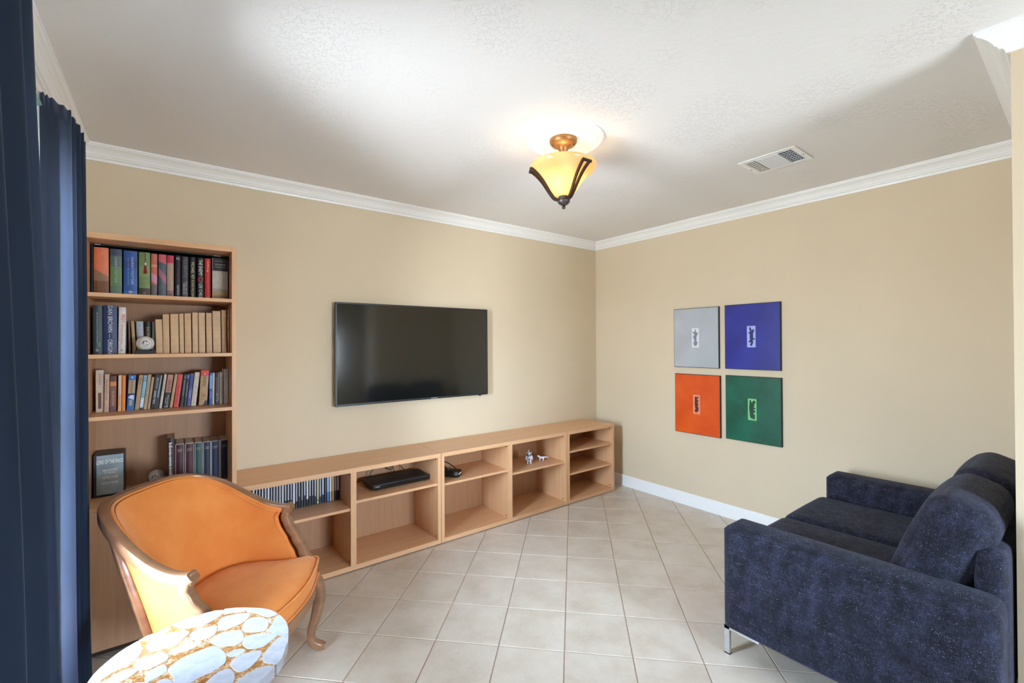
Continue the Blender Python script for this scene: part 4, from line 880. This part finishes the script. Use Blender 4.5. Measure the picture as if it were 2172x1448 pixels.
def railpath(off, dz, i0=0, i1=NR):
    out = []
    for i in range(i0, i1+1):
        c = shell(i, 1, off)+Vector((0, 0, dz)); a = shell(max(0, i-1), 1, off); b = shell(min(NR, i+1), 1, off); tg = (b-a).normalized()
        A = Vector((tg.y, -tg.x, 0)).normalized()
        if A.dot(Vector((c.x, c.y-.15, 0))) < 0: A = -A
        Bv = tg.cross(A).normalized(); Bv = Bv if Bv.z > 0 else -Bv
        out.append((c, A, Bv))
    return out
def rrect(w, h, r, n=3):
    P = []
    for cx, cy, a0 in ((w/2-r, h/2-r, 0), (-w/2+r, h/2-r, PI/2), (-w/2+r, -h/2+r, PI), (w/2-r, -h/2+r, 3*PI/2)):
        for k in range(n+1): a = a0+PI/2*k/n; P.append((cx+r*math.cos(a), cy+r*math.sin(a)))
    return P
MB().sweep(railpath(.004, -.013), rrect(.036, .040, .006, 2)).build('top_rail', M_FRAME, CH)
V = [k/16 for k in range(17)]
def sheet(offs, lo=.0, hi=.97): return [[shell(i, lo+(hi-lo)*v, offs(v)) for v in V] for i in range(1, NR)]
MB().grid(sheet(lambda v: -.026-.012*math.sin(PI*min(1, v*1.06)), .10, .985)).build('inner_upholstery', M_VELV, CH)
MB().grid(sheet(lambda v: .016, .05, .975)).build('outer_upholstery', M_VELV, CH)
for dz, of in ((-.006, -.020), (-.017, -.030)):
    pts = [shell(i, 1, of)+Vector((0, 0, dz)) for i in range(2, NR-1)]
    # the double piping follows the rail and turns down the arm fronts
    def down(i):
        return [shell(i, v, of-.004*(1-v)) for v in (.90, .82, .74, .66, .58, .50, .42, .36)]
    full_p = list(reversed(down(2)))+pts+down(NR-2); MB().tube(full_p, .0062, 8).build('piping', M_VELV, CH)
for i in (0, NR):   # arm posts
    path = []
    sg = -1 if i == 0 else 1
    for k in range(25):
        v = 1-k/24*1.0; c = shell(i, v, .008); a = shell(i, min(1, v+.04), .008); b = shell(i, max(0, v-.04), .008); tg = (b-a).normalized()
        X = Vector((1, 0, 0)); Yv = tg.cross(X).normalized(); path.append((c, X, Yv))
    MB().sweep(path, lambda q: rrect(.046-.004*math.sin(PI*q/24), .036+.014*(q/24), .010)).build('arm_post', M_FRAME, CH)
# front apron
cf = [shell(0, 0, .008), shell(NR, 0, .008)]
FX, FY = .285, -.135
ap = catmull([(-FX, FY, .335), (-.20, FY-.035, .335), (-.10, FY-.058, .335), (0, FY-.066, .335), (.10, FY-.058, .335), (.20, FY-.035, .335), (FX, FY, .335)], 5)
path = []
for i, p in enumerate(ap):
    a, b = ap[max(0, i-1)], ap[min(len(ap)-1, i+1)]; tg = (b-a).normalized(); path.append((p, Vector((-tg.y, tg.x, 0)), Vector((0, 0, 1))))
MB().sweep(path, lambda q: [(-.014, -.030+.012*math.sin(PI*q/(len(path)-1))), (.014, -.030+.012*math.sin(PI*q/(len(path)-1))), (.014, .030), (-.014, .030)]).build('front_apron', M_FRAME, CH)
side = [shell(i, 0, .004) for i in range(0, NR+1)]
path = []
for i, p in enumerate(side):
    a, b = side[max(0, i-1)], side[min(NR, i+1)]; tg = (b-a); tg.z = 0; tg.normalize(); path.append((Vector((p.x, p.y, .335)), Vector((-tg.y, tg.x, 0)), Vector((0, 0, 1))))
MB().sweep(path, [(-.016, -.028), (.016, -.028), (.016, .028), (-.016, .028)]).build('seat_rail', M_FRAME, CH)
# legs
for sg in (-1, 1):
    x0 = sg*.282; P = catmull([(x0*1.0, -.128, .372), (x0*1.06, -.150, .31), (x0*1.07, -.160, .25), (x0*1.02, -.150, .17), (x0*.98, -.132, .10), (x0*.99, -.135, .05), (x0*1.04, -.165, .020), (x0*1.07, -.188, .013)], 5)
    n = len(P); RR = lambda i: (.034-.017*min(1, (i/(n-1))/.62) if i/(n-1) < .62 else .017+.004*((i/(n-1)-.62)/.38)) if i < n-3 else .0155
    path = []
    for i, p in enumerate(P):
        tg = (P[min(i+1, n-1)]-P[max(i-1, 0)]).normalized(); X = Vector((1, 0, 0)); X = (X-tg*X.dot(tg)).normalized(); path.append((p, X, tg.cross(X)))
    m = MB().sweep(path, lambda i: [(a*RR(i)*1.0, b*RR(i)) for a, b in rrect(2, 2, .62, 4)])
    m.v = [(a, b, max(0.0, c)) for a, b, c in m.v]; m.build('leg', M_FRAME, CH)
BI = 25
for i in (BI-6, NR-BI+6):   # rear legs sweep down from the back corners of the rail
    top = shell(i, 1, .018); md = shell(i, .5, .026); lo_ = shell(i, .06, .024); sg = -1 if top.x < 0 else 1
    P = catmull([shell(i, .93, .010), shell(i, .75, .022), md, shell(i, .25, .026), lo_, (lo_.x*1.0, lo_.y+.012, .20), (lo_.x*1.03, lo_.y+.035, .09), (lo_.x*1.08, lo_.y+.07, .0)], 5)
    n = len(P); path = []
    for j, p in enumerate(P):
        tg = (P[min(j+1, n-1)]-P[max(j-1, 0)]).normalized(); R = Vector((top.x, top.y-.1, 0)).normalized(); R = (R-tg*R.dot(tg)).normalized(); path.append((p, R, tg.cross(R)))
    m = MB().sweep(path, lambda j: rrect(.030, .058-.016*(j/(n-1)), .009)); m.v = [(a, b, max(0.0, c)) for a, b, c in m.v]; m.build('leg', M_FRAME, CH)
# seat cushion
half = []
OUT = catmull([(.262, .06, 0), (.272, -.02, 0), (.300, -.075, 0), (.318, -.118, 0), (.300, -.150, 0), (.21, -.180, 0), (.10, -.205, 0), (0, -.212, 0)], 6)
BK = catmull([(0, .262, 0), (.10, .256, 0), (.18, .232, 0), (.228, .18, 0), (.250, .12, 0), (.262, .06, 0)], 6)
right = BK[:-1]+OUT; outl = [(p.x, p.y) for p in right]+[(-p.x, p.y) for p in reversed(right[1:-1])]
def cushion(outl, layers, cen):
    m = MB(); n = len(outl); vs = []
    for sc2, z, ins in layers:
        for x, y in outl:
            d = Vector((cen[0]-x, cen[1]-y)); L = d.length; d.normalize(); q = Vector((x, y))+d*(ins+L*(1-sc2)); vs.append((q.x, q.y, z))
    fs = [(a*n+i, a*n+(i+1) % n, (a+1)*n+(i+1) % n, (a+1)*n+i) for a in range(len(layers)-1) for i in range(n)]
    fs += [tuple(range(n))[::-1], tuple((len(layers)-1)*n+i for i in range(n))]
    return m.add(vs, fs, True)
cz = .366
cushion(outl, [(1, cz, .020), (1, cz+.004, .008), (1, cz+.012, .001), (1, cz+.040, -.002), (1, cz+.068, .002), (1, cz+.078, .008), (.93, cz+.092, 0), (.82, cz+.101, 0), (.62, cz+.109, 0), (.4, cz+.113, 0), (.18, cz+.115, 0), (.02, cz+.1155, 0)], (0, .08)).build('seat_cushion', M_VELV, CH)
for z in (cz+.010, cz+.076):
    MB().tube([(x*1.012, y*1.012, z) for x, y in outl], .0058, 8, True).build('piping', M_VELV, CH)

# ================================================================ STONE TABLE
TB = thing('side_table', 'small round table topped with white agate stones set in amber resin', 'table', (-3.759, -1.779, 0))
rim = {0: .2495, .15: .2475, .45: .248, .85: .240, 1.2: .240, 1.55: .236, 1.85: .231, 2.15: .235, 2.5: .241, 2.9: .247, 3.2: .252, 3.7: .262, 4.3: .276, 4.9: .283, 5.2: .280, 5.5: .272, 5.8: .258, 6.05: .251, 2*PI: .2495}
ks = sorted(rim)
def rr_(a):
    a %= 2*PI
    for p, q in zip(ks, ks[1:]):
        if p <= a <= q: u = (a-p)/(q-p); u = u*u*(3-2*u); return rim[p]+(rim[q]-rim[p])*u
TZ = .57
def resin():
    m, n, b = nodes('amber_resin_matrix'); v = tex(n); g = noise(n, v, 28, 5, .7)
    vo = n.nodes.new('ShaderNodeTexVoronoi'); vo.feature = 'DISTANCE_TO_EDGE'; vo.inputs['Scale'].default_value = 75
    dv = n.nodes.new('ShaderNodeVectorMath'); dv.operation = 'ADD'; nn = n.nodes.new('ShaderNodeTexNoise'); nn.inputs['Scale'].default_value = 40; n.links.new(v, nn.inputs['Vector'])
    n.links.new(v, dv.inputs[0]); sc3 = n.nodes.new('ShaderNodeVectorMath'); sc3.operation = 'SCALE'; sc3.inputs[3].default_value = .03; n.links.new(nn.outputs[1], sc3.inputs[0]); n.links.new(sc3.outputs[0], dv.inputs[1]); n.links.new(dv.outputs[0], vo.inputs['Vector'])
    base = ramp(n, g, [(.32, (124, 78, 34)), (.48, (166, 120, 72)), (.6, (196, 172, 142)), (.75, (212, 200, 186))])
    ed = n.nodes.new('ShaderNodeMapRange'); ed.inputs[1].default_value = .0; ed.inputs[2].default_value = .10; n.links.new(vo.outputs[0], ed.inputs[0])
    dk = n.nodes.new('ShaderNodeRGB'); dk.outputs[0].default_value = lin((120, 78, 44)); n.links.new(mixc(n, ed.outputs[0], dk.outputs[0], base), b.inputs['Base Color'])
    b.inputs['Roughness'].default_value = .12; b.inputs['Coat Weight'].default_value = .4; return m
M_RES = resin()
def stone():
    m, n, b = nodes('white_agate'); oi = n.nodes.new('ShaderNodeObjectInfo'); v = tex(n); g = noise(n, v, 24, 5, .65); h = noise(n, v, 7, 3)
    c1 = ramp(n, g, [(.25, (158, 160, 166)), (.5, (176, 178, 184)), (.8, (188, 190, 196))]); c2 = ramp(n, h, [(.18, (150, 144, 136)), (.30, (226, 226, 230)), (.9, (232, 234, 242))])
    n.links.new(mixc(n, .5, c1, c2, 'MULTIPLY'), b.inputs['Base Color']); b.inputs['Roughness'].default_value = .10; b.inputs['Coat Weight'].default_value = .5; b.inputs['Subsurface Weight'].default_value = .0; return m
M_STONE = stone()
outer = [(rr_(2*PI*k/96)*math.cos(2*PI*k/96), rr_(2*PI*k/96)*math.sin(2*PI*k/96)) for k in range(96)]
m = MB().prism([(x*.988, y*.988) for x, y in outer], TZ-.030, TZ-.0006); m.build('resin_slab', M_RES, TB)
STONES = [
[(-0.139,0.191),(-0.116,0.198),(-0.091,0.204),(-0.064,0.214),(-0.059,0.202),(-0.066,0.185),(-0.091,0.176),(-0.115,0.176),(-0.133,0.177)],
[(-0.057,0.223),(-0.022,0.232),(0.02,0.239),(0.085,0.216),(0.085,0.192),(0.062,0.172),(0.03,0.156),(-0.002,0.164),(-0.029,0.173),(-0.044,0.195)],
[(0.09,0.217),(0.126,0.203),(0.159,0.186),(0.143,0.163),(0.103,0.18),(0.087,0.183)],
[(0.162,0.183),(0.2,0.148),(0.225,0.107),(0.235,0.072),(0.207,0.072),(0.184,0.106),(0.17,0.132),(0.15,0.155)],
[(0.237,0.065),(0.247,0.03),(0.249,-0.019),(0.242,-0.072),(0.221,-0.065),(0.206,-0.041),(0.196,-0.017),(0.194,-0.003),(0.208,0.02),(0.222,0.05)],
[(0.241,-0.077),(0.229,-0.123),(0.209,-0.164),(0.189,-0.196),(0.177,-0.19),(0.159,-0.168),(0.159,-0.136),(0.186,-0.095),(0.216,-0.07)],
[(0.178,-0.211),(0.154,-0.234),(0.122,-0.254),(0.093,-0.262),(0.082,-0.242),(0.082,-0.216),(0.098,-0.196),(0.132,-0.183),(0.166,-0.19)],
[(0.069,0.155),(0.093,0.168),(0.133,0.155),(0.158,0.139),(0.158,0.121),(0.138,0.094),(0.108,0.083),(0.075,0.083),(0.064,0.104)],
[(0.157,0.104),(0.185,0.089),(0.202,0.059),(0.201,0.032),(0.19,0.0),(0.167,0.002),(0.136,0.023),(0.126,0.05),(0.134,0.083)],
[(-0.009,0.129),(0.01,0.14),(0.037,0.135),(0.06,0.131),(0.061,0.1),(0.05,0.071),(0.02,0.066),(0.003,0.074),(-0.011,0.105)],
[(-0.119,0.141),(-0.106,0.176),(-0.075,0.177),(-0.042,0.167),(-0.016,0.15),(-0.011,0.134),(-0.025,0.116),(-0.045,0.09),(-0.075,0.09),(-0.104,0.095),(-0.119,0.121)],
[(0.041,0.053),(0.06,0.069),(0.09,0.065),(0.122,0.047),(0.127,0.02),(0.124,-0.011),(0.106,-0.027),(0.078,-0.017),(0.053,0.008),(0.038,0.037)],
[(0.127,-0.002),(0.15,0.0),(0.182,-0.016),(0.207,-0.038),(0.213,-0.055),(0.19,-0.074),(0.171,-0.087),(0.15,-0.084),(0.13,-0.072),(0.118,-0.042),(0.121,-0.015)],
[(-0.065,0.059),(-0.045,0.072),(-0.015,0.078),(0.013,0.066),(0.017,0.048),(-0.006,0.037),(-0.036,0.037),(-0.055,0.038)],
[(-0.067,-0.034),(-0.055,-0.012),(-0.031,0.006),(-0.002,0.011),(0.023,0.014),(0.046,0.011),(0.062,-0.016),(0.072,-0.052),(0.072,-0.08),(0.066,-0.101),(0.04,-0.117),(0.005,-0.123),(-0.018,-0.134),(-0.038,-0.134),(-0.053,-0.106),(-0.055,-0.072)],
[(-0.146,0.058),(-0.131,0.078),(-0.103,0.078),(-0.079,0.071),(-0.065,0.043),(-0.067,0.023),(-0.083,0.014),(-0.106,0.006),(-0.128,0.014),(-0.145,0.042)],
[(-0.144,0.186),(-0.132,0.157),(-0.129,0.12),(-0.136,0.093),(-0.158,0.067),(-0.187,0.054),(-0.211,0.034),(-0.226,0.02),(-0.246,0.031),(-0.242,0.055),(-0.234,0.08),(-0.214,0.115),(-0.188,0.15),(-0.164,0.174)],
[(-0.207,0.013),(-0.19,0.037),(-0.165,0.047),(-0.143,0.035),(-0.135,0.019),(-0.149,0.001),(-0.172,-0.01),(-0.19,-0.019),(-0.207,-0.008)],
[(-0.116,-0.01),(-0.097,0.002),(-0.076,0.004),(-0.068,-0.018),(-0.069,-0.037),(-0.085,-0.049),(-0.104,-0.056),(-0.117,-0.048)],
[(0.077,-0.056),(0.09,-0.05),(0.113,-0.056),(0.122,-0.074),(0.108,-0.085),(0.087,-0.083),(0.076,-0.071)],
[(0.085,-0.103),(0.107,-0.088),(0.138,-0.092),(0.158,-0.102),(0.158,-0.124),(0.135,-0.155),(0.119,-0.167),(0.096,-0.17),(0.084,-0.146),(0.077,-0.115)],
[(0.022,-0.151),(0.046,-0.131),(0.073,-0.132),(0.083,-0.155),(0.084,-0.18),(0.075,-0.211),(0.052,-0.219),(0.022,-0.196),(0.012,-0.17)],
[(-0.097,-0.08),(-0.082,-0.066),(-0.062,-0.081),(-0.053,-0.113),(-0.062,-0.133),(-0.086,-0.12),(-0.097,-0.1)],
]
# stones of the part below the frame
def oval(cx, cy, a, b, ro, k=14):
    random.seed(int(cx*1e4)+int(cy*1e3)); P = []
    for q in range(k): t_ = 2*PI*q/k; rr = 1+random.uniform(-.06, .06); u, v = a*rr*math.cos(t_), b*rr*math.sin(t_); P.append((cx+u*math.cos(ro)-v*math.sin(ro), cy+u*math.sin(ro)+v*math.cos(ro)))
    return P
STONES += [oval(-.135, -.085, .034, .050, .3), oval(-.205, -.085, .030, .060, -.25), oval(-.165, -.165, .044, .034, .5), oval(-.090, -.180, .034, .036, .0), oval(-.025, -.190, .030, .040, .2), oval(-.10, -.235, .060, .018, -.2), oval(0, -.252, .040, .018, .1)]
for k, P in enumerate(STONES):
    Q = catmull([(x, y, 0) for x, y in P], 3, True)
    Q = [(p.x, p.y) for p in Q]; out = []
    for x, y in Q:
        r_, a = math.hypot(x, y), math.atan2(y, x); mx = rr_(a)
        if r_ > mx-.007: r_ = mx
        out.append((r_*math.cos(a), r_*math.sin(a)))
    cx = sum(p[0] for p in out)/len(out); cy = sum(p[1] for p in out)/len(out)
    o = MB().prism([(x-cx, y-cy) for x, y in out], -.0310, 0).build('stone', M_STONE, TB, bevel=.0012, seg=2); o.location = (cx, cy, TZ)
MB().lathe([(.012, TZ-.045), (.17, TZ-.045), (.17, TZ-.0315), (.012, TZ-.0315), (.012, TZ-.045)], 40).build('under_frame', flat((200, 196, 190), .4), TB)
for k in range(3):
    a = .35+k*2*PI/3; c, s = math.cos(a), math.sin(a)
    MB().tube(catmull([(.15*c, .15*s, TZ-.046), (.12*c, .12*s, .40), (.07*c, .07*s, .25), (.12*c, .12*s, .10), (.19*c, .19*s, .008)], 6), .008, 10).build('leg', M_CHROME, TB)
MB().tube([(.07*math.cos(2*PI*k/24), .07*math.sin(2*PI*k/24), .25) for k in range(24)], .006, 8, True).build('ring', M_CHROME, TB)
